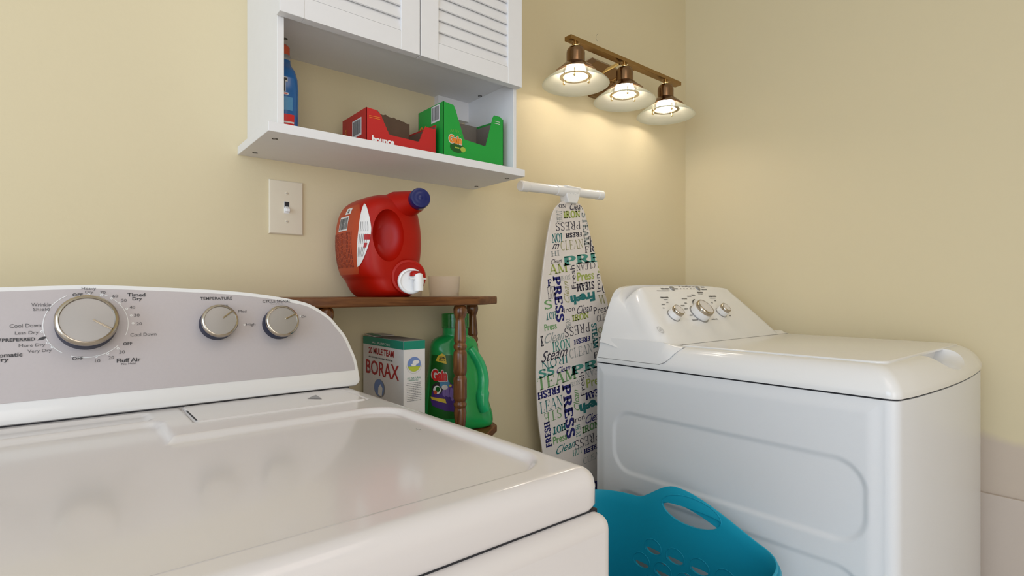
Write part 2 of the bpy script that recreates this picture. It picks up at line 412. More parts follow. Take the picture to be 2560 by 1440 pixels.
def ptext(mb, word, fr, u, v, wpx, hpx, m, rot=0, e=0.0, **k):
    """word whose box in the photo is wpx x hpx about (u, v), laid on the plane fr; rot in degrees"""
    x, y = fr.hit(u, v, e)
    a = fr.hit(u - wpx / 2, v, e); b = fr.hit(u + wpx / 2, v, e); c = fr.hit(u, v - hpx / 2, e); d = fr.hit(u, v + hpx / 2, e)
    W = abs(b[0] - a[0]); Hh = abs(c[1] - d[1])
    tilt = k.pop('tilt', 0.0)
    if round(rot) % 180 == 90: W, Hh = Hh, W
    text(mb, word, lambda x, y, q: fr.P(x, y, q + e), x, y, W, Hh, m, rot=math.radians(rot) + tilt, **k)
def ring(mb, fn, cx, cy, r0, r1, m, a0=0, a1=360, n=32, eps=0.0004, ry=1.0):
    vs = []; fs = []
    for i in range(n + 1):
        a = math.radians(a0 + (a1 - a0) * i / n)
        vs.append(fn(cx + r0 * math.cos(a), cy + r0 * ry * math.sin(a), eps)); vs.append(fn(cx + r1 * math.cos(a), cy + r1 * ry * math.sin(a), eps))
        if i: fs.append((2 * i - 2, 2 * i - 1, 2 * i + 1, 2 * i))
    mb.add(vs, fs, m)
def disc(mb, fn, cx, cy, rx, ry, m, n=28, eps=0.0004, a0=0, a1=360):
    mb.add([fn(cx + rx * math.cos(math.radians(a0 + (a1 - a0) * i / n)), cy + ry * math.sin(math.radians(a0 + (a1 - a0) * i / n)), eps) for i in range(n)], [tuple(range(n))], m)
def fill(mb, fn, poly, m, eps, cell=0.005):
    """convex patch cut into small cells so that it follows a curved surface"""
    ar = sum(poly[i - 1][0] * poly[i][1] - poly[i][0] * poly[i - 1][1] for i in range(len(poly)))
    if ar < 0: poly = poly[::-1]
    x0, x1 = min(p[0] for p in poly), max(p[0] for p in poly); y0, y1 = min(p[1] for p in poly), max(p[1] for p in poly)
    y = y0
    while y < y1:
        x = x0
        while x < x1:
            q = clip_poly([(x, y), (x + cell, y), (x + cell, y + cell), (x, y + cell)], poly)
            if len(q) > 2: mb.add([fn(a, b, eps) for a, b in q], [tuple(range(len(q)))], m)
            x += cell
        y += cell
def rect(mb, fn, x0, x1, y0, y1, m, eps=0.0004, nx=1, ny=1):
    mb.grid(nx, ny, lambda s, t: fn(x0 + (x1 - x0) * s, y0 + (y1 - y0) * t, eps), m)

# ================================================================== SETTING
D, RX = 1.20, 1.878            # back wall y, right wall x
def structure(name, mb, **k):
    o = part(name, mb, None, kind='structure', **k); return o
m = MB(); m.box(-2.4, RX + 0.1, D, D + 0.1, 0, 2.44, 'wall_paint'); m.tube([at(u, v, y=D) for u, v in ((1495, 84), (1490, 89), (1489.5, 97), (1493, 103))], 0.0005, 'ink_soft', 6); structure('wall_back', m, smooth=0)
m = MB(); m.box(RX, RX + 0.1, -2.4, D, 0, 2.44, 'wall_paint_patched'); structure('wall_right', m, smooth=0)
m = MB(); m.box(-2.4, RX + 0.1, -2.4, D + 0.1, -0.08, 0, 'floor_vinyl'); structure('floor', m, smooth=0)
m = MB(); m.box(-2.4, RX + 0.1, -2.4, D + 0.1, 2.44, 2.52, 'ceiling_paint'); structure('ceiling', m, smooth=0)
# low boxed-out ledge on the right wall beside the washer
m = MB(); m.box(RX - 0.012, RX, -2.0, 0.62, 0.0, 0.557, 'primer'); structure('trim_1', m, smooth=0, bevel=0.002)
m = MB(); m.box(-2.4, RX, D - 0.014, D, 0, 0.09, 'cabinet_white'); structure('baseboard_back', m, smooth=0, bevel=0.003)
# unseen wall piece behind the camera, added to dim the washer front
m = MB(); m.box(0.55, RX, -1.45, -1.35, 0, 2.44, 'wall_paint'); structure('wall_front_blocker', m, smooth=0)

# ================================================================== DRYER (left, nearest)
DX0, DX1 = -0.335, 0.405
dry = thing('dryer', (0.035, 0.65, 0), 'white clothes dryer with a grey control panel, large in the left foreground', 'dryer')
m = MB(); m.box(DX0, DX1, 0.335, 0.965, 0.015, 0.8738, 'enamel'); part('body', m, dry, bevel=0.014, seg=5)
m = MB(); m.box(DX0 + 0.006, DX1 - 0.006, 0.352, 0.955, 0.866, 0.8752, 'gap'); part('seam', m, dry, smooth=0)
for fx in (DX0 + 0.05, DX1 - 0.05):
    for fy in (0.39, 0.90):
        m = MB(); m.lathe([(0.018, 0), (0.018, 0.016)], (fx, fy, 0), (0, 0, 1), 'gap', 16); part('foot', m, dry)

def sdf_rr(x, y, x0, x1, y0, y1, r):
    qx = abs(x - (x0 + x1) / 2) - (x1 - x0) / 2 + r; qy = abs(y - (y0 + y1) / 2) - (y1 - y0) / 2 + r
    return math.hypot(max(qx, 0), max(qy, 0)) + min(max(qx, qy), 0) - r
TX0, TX1, TY0, TY1 = DX0, DX1, 0.350, 0.975
def top_z(x, y):
    z = 0.915
    # sunken field, L-shaped around the lint door
    a = sdf_rr(x, y, DX0 + 0.03, 0.378, 0.392, 0.745, 0.045)
    b = sdf_rr(x, y, DX0 + 0.03, 0.098, 0.45, 0.855, 0.02)
    d = min(a, b)
    z -= 0.0075 * (1 - smoothstep(-0.007, 0.004, d))
    # raised lip behind the lint door and the shallow step behind the field on the left
    e = sdf_rr(x, y, DX0 + 0.03, 0.090, 0.862, 0.915, 0.01)
    z -= 0.003 * (1 - smoothstep(-0.006, 0.003, e))
    # lint door outline groove
    g = sdf_rr(x, y, 0.133, 0.372, 0.806, 0.93, 0.008)
    z -= 0.0022 * math.exp(-(g / 0.0016) ** 2)
    if g < -0.002: z += 0.0012
    # rounded outer edges
    r = 0.018
    ex = min(x - TX0, TX1 - x); ey = y - TY0; ex = min(ex, ey) if not (ex < r and ey < r) else r - math.hypot(r - ex, r - ey)
    if ex < r: z -= r - math.sqrt(max(0.0, r * r - (r - max(ex, 0)) ** 2))
    return z
def spaced(a, b, n, r=0.018, k=9):
    c = [a + r * (1 - math.cos(PI / 2 * i / k)) for i in range(k)]
    return c + [a + r + (b - a - 2 * r) * i / n for i in range(n + 1)] + [b - r * (1 - math.cos(PI / 2 * i / k)) for i in range(k - 1, -1, -1)]
xs = spaced(TX0, TX1, 230); ys = spaced(TY0, TY1, 200)
m = MB(); nx = len(xs)
vs = [(x, y, top_z(x, y)) for y in ys for x in xs]
fs = [(j * nx + i, j * nx + i + 1, (j + 1) * nx + i + 1, (j + 1) * nx + i) for j in range(len(ys) - 1) for i in range(nx - 1)]
m.add(vs, fs, 'enamel')
rim = [(x, TY0) for x in xs] + [(TX1, y) for y in ys[1:]] + [(x, TY1) for x in xs[::-1][1:]] + [(TX0, y) for y in ys[::-1][1:-1]]
def rc(x, y, r=0.018):   # rounded corners in plan
    for cx, sx in ((TX0 + r, -1), (TX1 - r, 1)):
        if (x - cx) * sx > 0 and y < TY0 + r:
            dx, dy = x - cx, y - (TY0 + r); l = math.hypot(dx, dy)
            if l > r: return (cx + dx / l * r, TY0 + r + dy / l * r)
    return (x, y)
m.v = [V((*rc(p.x, p.y), p.z)) for p in m.v]
rings = [[V((*rc(x, y), max(top_z(x, y), 0.897))) for x, y in rim], [V((*rc(x, y), 0.8800)) for x, y in rim], [V((x + (0.035 - x) * 0.008, y + (0.66 - y) * 0.009, 0.8750)) for x, y in [rc(*q) for q in rim]]]
m.loft(rings, 'enamel', cap0=False, cap1=True)
me_o = part('top_panel', m, dry, smooth=30)
bm = bmesh.new(); bm.from_mesh(me_o.data); bmesh.ops.remove_doubles(bm, verts=bm.verts, dist=1e-5); bmesh.ops.recalc_face_normals(bm, faces=bm.faces); bm.to_mesh(me_o.data); bm.free()
for p in me_o.data.polygons: p.use_smooth = True
me_o.data.set_sharp_from_angle(angle=math.radians(40))
# dark slot and little arrow of the lint door
m = MB(); z = top_z(0.13, 0.85) + 0.0012
m.add([(0.1335, 0.816, z), (0.1375, 0.816, z), (0.1375, 0.892, z), (0.1335, 0.892, z)], [(0, 1, 2, 3)], 'gap')
part('lint_door_slot', m, dry, smooth=0)
a, b, c_ = at(768, 996, z=0.9168), at(805, 997, z=0.9168), at(790, 987, z=0.9168)
m = MB(); m.add([a, b, c_], [(0, 1, 2)], 'steel_grey'); part('lint_door_arrow', m, dry, smooth=0)

# console: slanted face
c0 = V((0, 0.926, 0.918)); up = V((0, 0.050, 0.185)).normalized()
cf = Frame(c0, (1, 0, 0), up)            # normal points to -y and up
outline_px = [(361, 714), (541, 723), (640, 732), (722, 745), (776, 759), (823, 788), (845, 812), (866, 839), (880, 868), (892, 897), (898, 926), (901, 952)]
arch = [cf.hit(u, v) for u, v in outline_px]
arch = [(0.035, 0.186)] + arch + [(0.404, 0.0)]
def arch_y(x):
    x = abs(x - 0.035) + 0.035
    for i in range(len(arch) - 1):
        if arch[i][0] <= x <= arch[i + 1][0]: return arch[i][1] + (arch[i + 1][1] - arch[i][1]) * (x - arch[i][0]) / max(1e-6, arch[i + 1][0] - arch[i][0])
    return 0.0
# smooth the arch with Catmull-Rom, mirror it
def catmull(p, n=4):
    out = []
    for i in range(len(p) - 1):
        a, b, c, d = p[max(i - 1, 0)], p[i], p[i + 1], p[min(i + 2, len(p) - 1)]
        for k in range(n):
            t = k / n
            out.append(tuple(0.5 * (2 * b[q] + (c[q] - a[q]) * t + (2 * a[q] - 5 * b[q] + 4 * c[q] - d[q]) * t * t + (3 * b[q] - a[q] - 3 * c[q] + d[q]) * t ** 3) for q in range(len(b))))
    out.append(p[-1]); return out
right = catmull(arch, 4)
full = [(0.07 - x, y) for x, y in right[::-1]][:-1] + right       # left foot .. right foot
def inset(poly, d):
    out = []; n = len(poly)
    for i in range(n):
        a, b, c = poly[i - 1], poly[i], poly[(i + 1) % n]
        e1 = V((b[0] - a[0], b[1] - a[1])); e2 = V((c[0] - b[0], c[1] - b[1]))
        e1 = e1.normalized() if e1.length > 1e-9 else e2.normalized(); e2 = e2.normalized() if e2.length > 1e-9 else e1
        nn = V((e1.y + e2.y, -(e1.x + e2.x))); nn = nn.normalized() if nn.length > 1e-9 else V((e1.y, -e1.x))
        out.append((b[0] + nn.x * d, b[1] + nn.y * d))
    return out
m = MB()
ins = inset(full, 0.004)
ins = [(x, max(y, 0.003)) for x, y in ins]
rings = [[V((x, 0.983, cf.P(x, y).z * 0.985 + 0.0137)) for x, y in full], [cf.P(x, y, -0.006) for x, y in full],
         [cf.P(x, y, -0.002) for x, y in inset(full, 0.001)], [cf.P(x, y, 0.0) for x, y in ins]]
m.loft(rings, 'plastic_white')
part('console', m, dry, smooth=40)
m = MB(); pan = inset(full, 0.0075); pan = [(x, y) for x, y in pan if y > 0.029]
pan = [(pan[0][0], 0.028)] + pan + [(pan[-1][0], 0.028)]
m.loft([[cf.P(x, y, -0.001) for x, y in pan], [cf.P(x, y, 0.0008) for x, y in pan]], 'console_grey')
pm = m
m = MB(); m.box(DX0 + 0.012, DX1 - 0.012, 0.932, 0.975, 0.9125, 0.9215, 'gap'); part('console_shadow_gap', m, dry, smooth=0)

# panel lettering
m = pm; T = lambda wd, u, v, w_, h_, mm='ink_soft', **k: ptext(m, wd, cf, u, v, w_, h_, mm, e=0.0012, **k)
T('OFF', 194, 737, 26, 7, 'ink', bold=0.02); T('Heavy', 222, 722, 36, 9); T('Dry', 223, 731, 20, 8)
T('70', 257, 731, 14, 7); T('60', 288, 740, 14, 7); T('50', 310, 751, 13, 7); T('40', 331, 768, 14, 7); T('30', 342, 788, 14, 7); T('20', 348, 809, 13, 7)
T('Timed', 341, 737, 45, 9, 'ink', bold=0.02); T('Dry', 343, 748, 24, 10, 'ink', bold=0.02)
T('Wrinkle', 103, 762, 49, 9); T('Shield', 103, 773, 41, 8)
T('Cool Down', 64, 814, 79, 9); T('Less Dry', 67, 833, 59, 10); T('PREFERRED', 47, 849, 83, 8, 'ink', bold=0.03); T('Y', 1, 849, 6, 8, 'ink', bold=0.03)
T('More Dry', 80, 864, 66, 10); T('Very Dry', 99, 878, 60, 10)
T('Automatic', 10, 888, 93, 11, 'ink', bold=0.02); T('Dry', 3, 901, 38, 13, 'ink', bold=0.02)
T('OFF', 194, 896, 27, 8, 'ink', bold=0.01); T('10', 244, 902, 13, 8); T('20', 278, 894, 14, 8); T('30', 305, 880, 14, 8)
T('OFF', 319, 859, 23, 7, 'ink', bold=0.02); T('Cool Down', 359, 836, 65, 8); T('Fluff Air', 322, 900, 60, 10, 'ink', bold=0.02); T('No Heat', 322, 909, 36, 5)
T('TEMPERATURE', 541, 746, 80, 7, 'ink', bold=0.01); T('CYCLE SIGNAL', 692, 753, 70, 7, 'ink', bold=0.01); T('End of Cycle', 692, 760, 31, 3)
T('Low', 561, 763, 18, 6); T('Med', 606, 778, 20, 6); T('High', 627, 812, 23, 8); T('On', 759, 791, 12, 6)
for u, v in ((222, 736), (253, 738), (279, 746), (300, 757), (317, 771.5), (328, 788.5), (332.5, 808), (295, 871), (269.5, 884), (241, 891.5), (105, 829), (119, 857), (130.5, 867.5), (611, 812), (751, 790)):
    x, y = cf.hit(u, v, 0.0012); ring(m, lambda x, y, q: cf.P(x, y, q + 0.0008), x, y, 0.0007, 0.0017, 'print_white', n=12)
kx, ky = cf.hit(218, 811, 0.0008); R0 = abs(cf.hit(325, 811, 0.0008)[0] - cf.hit(112, 811, 0.0008)[0]) / 2
for a0, a1 in ((-22, 50), (60, 72), (118, 235), (-112, -100), (-100, -42)):
    ring(m, lambda x, y, q: cf.P(x, y, q + 0.0008), kx, ky, R0 - 0.0006, R0 + 0.0004, 'print_white', a0, a1, 40)
lx, ly = cf.hit(104, 846.5, 0.0012)   # small leaf
lf = [(-0.0045, -0.0022), (-0.002, 0.0012), (0.002, 0.0026), (0.0048, 0.0026), (0.0040, 0.0002), (0.0015, -0.0014), (-0.0015, -0.0016)]
m.poly([cf.P(lx + a, ly + b, 0.0014) for a, b in lf], 'ink')
x, y = cf.hit(104, 846.5)
pn = part('control_panel', m, dry, smooth=0, fixn=False, label='silver grey control panel')

def dryer_knob(u, v, rpx, h, ptr, parent):
    x, y = cf.hit(u, v, h); e = 0.0008
    R = abs(cf.hit(u + rpx, v, h)[0] - cf.hit(u - rpx, v, h)[0]) / 2
    n = cf.n; o = cf.P(x, y, e)
    m = MB(); m.lathe([(R * 0.99, 0), (R * 0.99, h * 0.60), (R * 0.965, h * 0.74)], o, n, 'navy_plastic', 56); k = part('knob', m, parent)
    m = MB(); m.lathe([(R * 0.94, h * 0.72), (R, h * 0.77), (R * 1.005, h * 0.88), (R * 0.96, h * 0.975), (R * 0.87, h * 1.0), (R * 0.845, h * 0.95)], o, n, 'chrome_warm', 64, cap0=True, cap1=False)
    part('chrome_ring', m, k, smooth=60, label='chrome ring around the dial face')
    m = MB(); m.lathe([(R * 0.86, h * 0.90), (R * 0.855, h * 0.945), (R * 0.4, h * 0.96), (0.0001, h * 0.965)], o, n, 'knob_silver', 64); part('dial_face', m, k, smooth=60)
    p0 = cf.hit(ptr[0], ptr[1], h); p1 = cf.hit(ptr[2], ptr[3], h)
    d = V((p1[0] - p0[0], p1[1] - p0[1])).normalized(); q = V((-d.y, d.x)) * 0.0013
    a, b = V(p0), V(p1)
    m = MB(); m.loft([[cf.P(a.x - q.x, a.y - q.y, hh), cf.P(b.x - q.x, b.y - q.y, hh), cf.P(b.x + q.x, b.y + q.y, hh), cf.P(a.x + q.x, a.y + q.y, hh)] for hh in (h * 0.93, h * 0.965 + 0.002)], 'chrome_warm')
    part('pointer', m, k, bevel=0.0005)
dryer_knob(219, 799, 82.5, 0.036, (232, 799, 280, 823), pn)
dryer_knob(551.5, 801, 46.5, 0.027, (557, 795, 581, 777), pn)
dryer_knob(708, 801.5, 41.5, 0.027, (714, 797, 740, 784), pn)
# hairs and specks on the top are tiny loose things
for pts, nm in ((((919, 913), (917, 920), (923, 927), (931, 929)), 'curled'), (((1040, 1072), (1046, 1075), (1052, 1073)), 'short')):
    m = MB(); m.tube([at(u, v, z=0.9105) for u, v in pts], 0.0003, 'text_grey', 6)
    single('hair', m, {'curled': 'thin curled dark hair lying in the middle of the dryer top', 'short': 'short dark hair near the right edge of the dryer top'}[nm], 'hair')

# ================================================================== WASHER (right)
WX0, WX1 = 1.145, 1.835; WC = (WX0 + WX1) / 2
wash = thing('washing_machine', (WC, 0.65, 0), 'white top-loading washing machine with a rear dial console, standing at right', 'washing machine')
def wf(x, bow=0.020):  # front y at x
    t = (x - WC) / ((WX1 - WX0) / 2); return 0.302 - bow * (1 - t * t)
def wring(z, ins, yb=1.01, r=0.022, nfront=16, insf=None):
    insf = ins if insf is None else insf
    pts = []
    x0, x1 = WX0 + ins, WX1 - ins
    for i in range(6):   # left front corner
        a = PI + PI / 2 * i / 5; pts.append((x0 + r + r * math.cos(a), wf(WX0) + insf + r + r * math.sin(a)))
    for i in range(1, nfront):
        x = x0 + r + (x1 - x0 - 2 * r) * i / nfront; pts.append((x, wf(x) + insf))
    for i in range(6):
        a = 1.5 * PI + PI / 2 * i / 5; pts.append((x1 - r + r * math.cos(a), wf(WX1) + insf + r + r * math.sin(a)))
    pts.append((x1, yb)); pts.append((x0, yb))
    return [V((x, y, z)) for x, y in pts]
m = MB(); m.loft([wring(0.02, 0.0), wring(0.889, 0.0)], 'enamel_side'); body = part('body', m, wash, smooth=30)
# embossed left side: a thin sheet standing proud of the side, pressed in inside two round-cornered fields
def side_x(y, z):
    d1 = sdf_rr(y, z, 0.353, 0.947, 0.612, 0.768, 0.055); d2 = sdf_rr(y, z, 0.353, 0.947, 0.20, 0.562, 0.055)
    d = min(d1, d2)
    ed = smoothstep(0, 0.03, min(y - 0.324, 1.008 - y, z - 0.15, 0.888 - z)); return WX0 - 0.0003 - 0.0042 * ed + 0.0040 * (1 - smoothstep(-0.007, 0.007, d))
m = MB(); m.grid(340, 300, lambda s, t: V((side_x(0.324 + 0.684 * s, 0.15 + 0.738 * t), 0.324 + 0.684 * s, 0.15 + 0.738 * t)), 'enamel_side')
part('side_panel', m, wash, smooth=60, fixn=False)
for fx in (WX0 + 0.06, WX1 - 0.06):
    for fy in (0.38, 0.93):
        m = MB(); m.lathe([(0.02, 0), (0.02, 0.022)], (fx, fy, 0), (0, 0, 1), 'gap', 16); part('foot', m, wash)
m = MB(); m.loft([wring(0.888, 0.0035), wring(0.8935, 0.0035)], 'gap'); part('seam', m, wash, smooth=0)
m = MB()
prof = [(0.8925, -0.001), (0.901, -0.002), (0.908, 0.0), (0.918, 0.0035), (0.930, 0.0105), (0.939, 0.018), (0.945, 0.026), (0.9485, 0.034), (0.950, 0.044)]
m.loft([wring(z, i, 1.01, 0.022, insf=i * 1.15) for z, i in prof], 'plastic_white')
cov = part('top_cover', m, wash, smooth=40)
# scooped hand hold in the front edge
cut = MB(); rings = []
for k in range(13):
    a = PI * k / 12; x = 1.515 + 0.105 * -math.cos(a); s_ = max(math.sin(a), 0.02) ** 0.6
    rings.append([V((x, 0.24, 0.918)), V((x, 0.375, 0.944 - 0.026 * s_)), V((x, 0.375, 0.99)), V((x, 0.24, 0.99))])
cut.loft([[V((r_[0].x, 0.24, 0.965 - 0.050 * max(math.sin(PI * k / 12), 0) ** 0.7)), V((r_[0].x, 0.352, 0.960 - 0.042 * max(math.sin(PI * k / 12), 0) ** 0.7)), V((r_[0].x, 0.352, 1.0)), V((r_[0].x, 0.24, 1.0))] for k, r_ in enumerate(rings)], 'plastic_white')
boolean_cut(cov, cut)
# lid
LX0, LX1, LY0, LY1 = 1.196, 1.786, 0.338, 0.775
m = MB()
def lring(z, i, r=0.03):
    pts = []
    for cx, cy, a0 in ((LX0 + r, LY0 + r, PI), (LX1 - r, LY0 + r, 1.5 * PI), (LX1 - 0.006, LY1 - 0.006, 0), (LX0 + 0.006, LY1 - 0.006, PI / 2)):
        rr = r if cy < 0.5 else 0.006
        for k in range(6):
            a = a0 + PI / 2 * k / 5; pts.append(V((cx + (rr - i) * math.cos(a), cy + (rr - i) * math.sin(a), z)))
    return pts
m.loft([lring(0.948, 0.0), lring(0.9518, 0.0), lring(0.953, 0.0012), lring(0.9533, 0.004)], 'plastic_white')
lid = part('lid', m, wash, smooth=40)
# console: slanted face with tapered, rounded ends
w0 = V((0, 0.802, 0.950)); wup = V((0, 0.155, 0.160)).normalized()
wfm = Frame(w0, (1, 0, 0), wup)
WL = 0.2228
def cons_ring(off, ins, back=None):
    # outline in the face plane: foot left, up, top left (rounded), top right (rounded), foot right
    P_ = [(WX0 + 0.010, -0.012), (WX0 + 0.030, 0.070), (WX0 + 0.050, 0.135), (WX0 + 0.068, 0.180), (WX0 + 0.085, 0.203), (WX0 + 0.115, 0.215), (WX0 + 0.18, 0.2205),
          (WC, 0.2228), (WX1 - 0.18, 0.2205), (WX1 - 0.115, 0.215), (WX1 - 0.085, 0.203), (WX1 - 0.068, 0.180), (WX1 - 0.050, 0.135), (WX1 - 0.030, 0.070), (WX1 - 0.010, -0.012)]
    P_ = catmull(P_, 3)
    n_ = len(P_); Q_ = inset(P_, ins)
    k_ = [min(1.0, max(0.0, (P_[i][1] + 0.012) / 0.04)) * (1 - 0.78 * smoothstep(0.175, 0.214, P_[i][1])) for i in range(n_)]
    P_ = [((p[0] + (q[0] - p[0]) * min(1, k * 3) if p[1] > 0.03 else p[0] + (ins if i < n_ / 2 else -ins)), p[1] + (q[1] - p[1]) * k) for i, (p, q, k) in enumerate(zip(P_, Q_, k_))]
    if back is None: return [wfm.P(x, y, off) for x, y in P_]
    out = []
    for x, y in P_:
        q = wfm.P(x, y, 0.0); s_ = (x - WC)
        out.append(V((WC + s_ * 1.0 + math.copysign(0.006, s_), back, max(0.946, q.z - 0.002))))
    return out
cm = MB(); m = cm; m.loft([cons_ring(0, 0, 1.006), cons_ring(0, 0, 0.985)[:], cons_ring(-0.050, -0.002), cons_ring(-0.032, 0.002), cons_ring(-0.018, 0.008), cons_ring(-0.008, 0.017), cons_ring(-0.002, 0.028), cons_ring(0.0, 0.038), cons_ring(0.0005, 0.05)], 'plastic_white')
# swooping cheek in front of the console's left and right foot
for sx in (1, -1):
    m = MB(); rings = []
    for y, zb in ((1.006, 0.9045), (0.84, 0.9045), (0.805, 0.9055), (0.790, 0.911), (0.778, 0.922), (0.768, 0.935), (0.758, 0.944)):
        f_ = min(1.0, max(0.0, (y - 0.758) / 0.05))
        xs_ = lambda d: (WX0 + d) if sx > 0 else (WX1 - d)
        io = 0.0 if zb < 0.912 else (0.005 if zb < 0.925 else (0.013 if zb < 0.94 else 0.024))
        rings.append([V((xs_(io - 0.0015), y, zb)), V((xs_(max(0.004, io)), y, max(0.930, zb + 0.002))), V((xs_(0.0125 + 0.012 * (1 - f_)), y, max(0.9475, 0.944 + 0.016 * f_))), V((xs_(0.030), y, 0.9505 + 0.006 * f_)), V((xs_(0.060), y, 0.9505)), V((xs_(0.060), y, min(zb, 0.94)))])
    m.loft(rings, 'plastic_white'); part('console_cheek', m, wash, smooth=60)
    m = MB(); m.tube([V((xs_(-0.0012), 1.006, 0.9045)), V((xs_(-0.0012), 0.84, 0.9045)), V((xs_(-0.0014), 0.805, 0.9052)), V((xs_(-0.0012), 0.790, 0.911)), V((xs_(0.0040), 0.778, 0.922)), V((xs_(0.0120), 0.768, 0.935)), V((xs_(0.0230), 0.759, 0.9445)), V((xs_(0.036), 0.755, 0.9505))], 0.0007, 'steel_grey', 6); part('cheek_seam', m, wash)
# groove between console and lid
m = MB(); m.box(LX0 - 0.012, LX1 + 0.012, 0.7765, 0.7800, 0.948, 0.9528, 'gap'); part('hinge_gap', m, wash, smooth=0)

def wknob(u, v, r, h, ruv=None):
    x, y = wfm.hit(u, v, h); n = wfm.n; o = wfm.P(x, y, 0.0005)
    m = MB(); m.lathe([(r * 1.14, 0), (r * 1.13, 0.0015), (r * 1.06, 0.002)], o, n, 'steel_grey', 40); k = part('knob', m, con)
    m = MB(); m.lathe([(r * 1.02, 0.001), (r * 1.0, h * 0.62)], o, n, 'plastic_white', 48); part('grip', m, k)
    m = MB(); m.lathe([(r * 0.98, h * 0.60), (r * 0.99, h * 0.80), (r * 0.93, h * 0.98), (r * 0.84, h), (r * 0.83, h * 0.94)], o, n, 'chrome_warm', 48, cap1=False); part('chrome_ring', m, k, smooth=60)
    m = MB(); m.lathe([(r * 0.84, h * 0.92), (r * 0.83, h * 0.97), (0.0001, h * 1.0)], o, n, 'enamel', 48); part('dial_face', m, k, smooth=60)
    return x, y
k2 = wfm.hit(1757, 772, 0.0)
m = cm; wfn = lambda x, y, q: wfm.P(x, y, q + 0.0012)
def dash(u, v, wpx, hpx, mm='ink_soft'):
    x, y = wfm.hit(u, v, 0.001); a = wfm.hit(u - wpx / 2, v, 0.001)[0]; b = wfm.hit(u + wpx / 2, v, 0.001)[0]
    c_ = wfm.hit(u, v - hpx / 2, 0.001)[1]; d_ = wfm.hit(u, v + hpx / 2, 0.001)[1]; rnd = random.Random(int(u * 7 + v)); q = a
    while q < b:       # tiny illegible print: uneven strokes
        s_ = rnd.uniform(0.0012, 0.0028); e_ = min(q + s_, b); k_ = rnd.uniform(0.6, 1.0); mid = (c_ + d_) / 2; hh = abs(c_ - d_) / 2 * k_
        rect(m, wfn, q, e_, mid - hh, mid + hh, mm); q = e_ + 0.0007
for a in ((1663, 722, 21, 4, 'ink'), (1658, 727, 32, 1.5), (1691, 722, 7, 3, 'ink'), (1698, 716, 4, 2.5), (1707, 716, 6, 2.5), (1715, 716, 7, 2.5), (1724, 717, 6, 2.5), (1733, 717, 6, 2.5),
          (1702, 722, 3, 2), (1710, 722, 3, 2), (1718, 722, 3, 2), (1727, 722, 3, 2), (1735, 722, 3, 2), (1756, 718, 9, 2.5), (1760, 724, 13, 2.5, 'ink_soft'), (1750, 731, 14, 3, 'ink'), (1751, 735, 12, 1.5),
          (1661, 744, 20, 4, 'ink'), (1664, 749, 10, 1.5), (1781, 741, 19, 4, 'ink'), (1782, 746, 14, 1.2), (1733, 738, 10, 3), (1723, 741, 9, 3), (1711, 747, 13, 3), (1714, 758, 6, 3), (1707, 764, 9, 3), (1715, 772, 9, 3),
          (1668, 756, 5, 3), (1658, 761, 9, 3), (1659, 770, 4, 3), (1728, 788, 8, 3), (1738, 800, 15, 3), (1786, 798, 15, 3), (1788, 752, 4, 3), (1780, 757, 3, 3), (1825, 789, 4, 3)):
    dash(*a)
ring(m, wfn, k2[0], k2[1], 0.0365, 0.0378, 'ink', 120, 215, 30)
ring(m, wfn, k2[0], k2[1], 0.0355, 0.0385, 'ink', 95, 140, 20)
# round script monogram badge
bx, by = wfm.hit(1651, 825, 0.001)
ring(m, wfn, bx, by, 0.0105, 0.0115, 'steel_grey', n=36); ring(m, wfn, bx, by, 0.0090, 0.0094, 'steel_grey', n=36)
text(m, 'GE', wfn, bx, by, 0.0115, 0.0075, 'steel_grey', shear=0.5)
con = part('console', m, wash, smooth=50)
wknob(1699, 773, 0.0185, 0.028); wknob(1766, 766, 0.029, 0.034); wknob(1817, 767, 0.0175, 0.027)
for u, v in ((1681, 720.5), (1745, 720)):
    x, y = wfm.hit(u, v, 0.002)
    m = MB(); rr = []
    for hh, s_ in ((0.0, 1.15), (0.0015, 1.1), (0.0015, 0.92), (0.0035, 0.85)):
        rr.append([wfm.P(x + 0.0095 * s_ * math.cos(2 * PI * q / 28), y + 0.0085 * s_ * math.sin(2 * PI * q / 28), hh) for q in range(28)])
    m.loft(rr, 'steel_grey'); part('push_button', m, con, smooth=40, label='grey oval push button')


# ================================================================== WALL CABINET
cab = thing('wall_cabinet', (0.56, D, 1.364), 'white wall cabinet with louvered doors above an open shelf niche', 'cabinet')
CF = 0.996
m = MB(); m.box(0.289, 0.3005, CF, D, 1.381, 2.12, 'cabinet_white'); part('side_panel', m, cab, smooth=0, bevel=0.0008)
m = MB(); m.box(0.829, 0.839, CF, D, 1.381, 2.12, 'cabinet_white'); part('side_panel', m, cab, smooth=0, bevel=0.0008)
m = MB(); m.box(0.271, 0.857, 0.985, D, 1.364, 1.381, 'cabinet_white'); part('bottom_board', m, cab, smooth=0, bevel=0.001)
m = MB(); m.box(0.3005, 0.829, CF + 0.001, D, 1.588, 1.604, 'cabinet_white'); part('shelf', m, cab, smooth=0)
m = MB(); m.box(0.3005, 0.829, CF, D, 2.104, 2.12, 'cabinet_white'); part('top_panel', m, cab, smooth=0)
m = MB(); m.box(0.3005, 0.829, D - 0.006, D - 0.001, 1.604, 2.104, 'cabinet_white'); part('back_panel', m, cab, smooth=0)
m = MB(); m.box(0.735, 0.829, D - 0.018, D, 1.538, 1.588, 'cabinet_white'); part('mounting_cleat', m, cab, smooth=0)
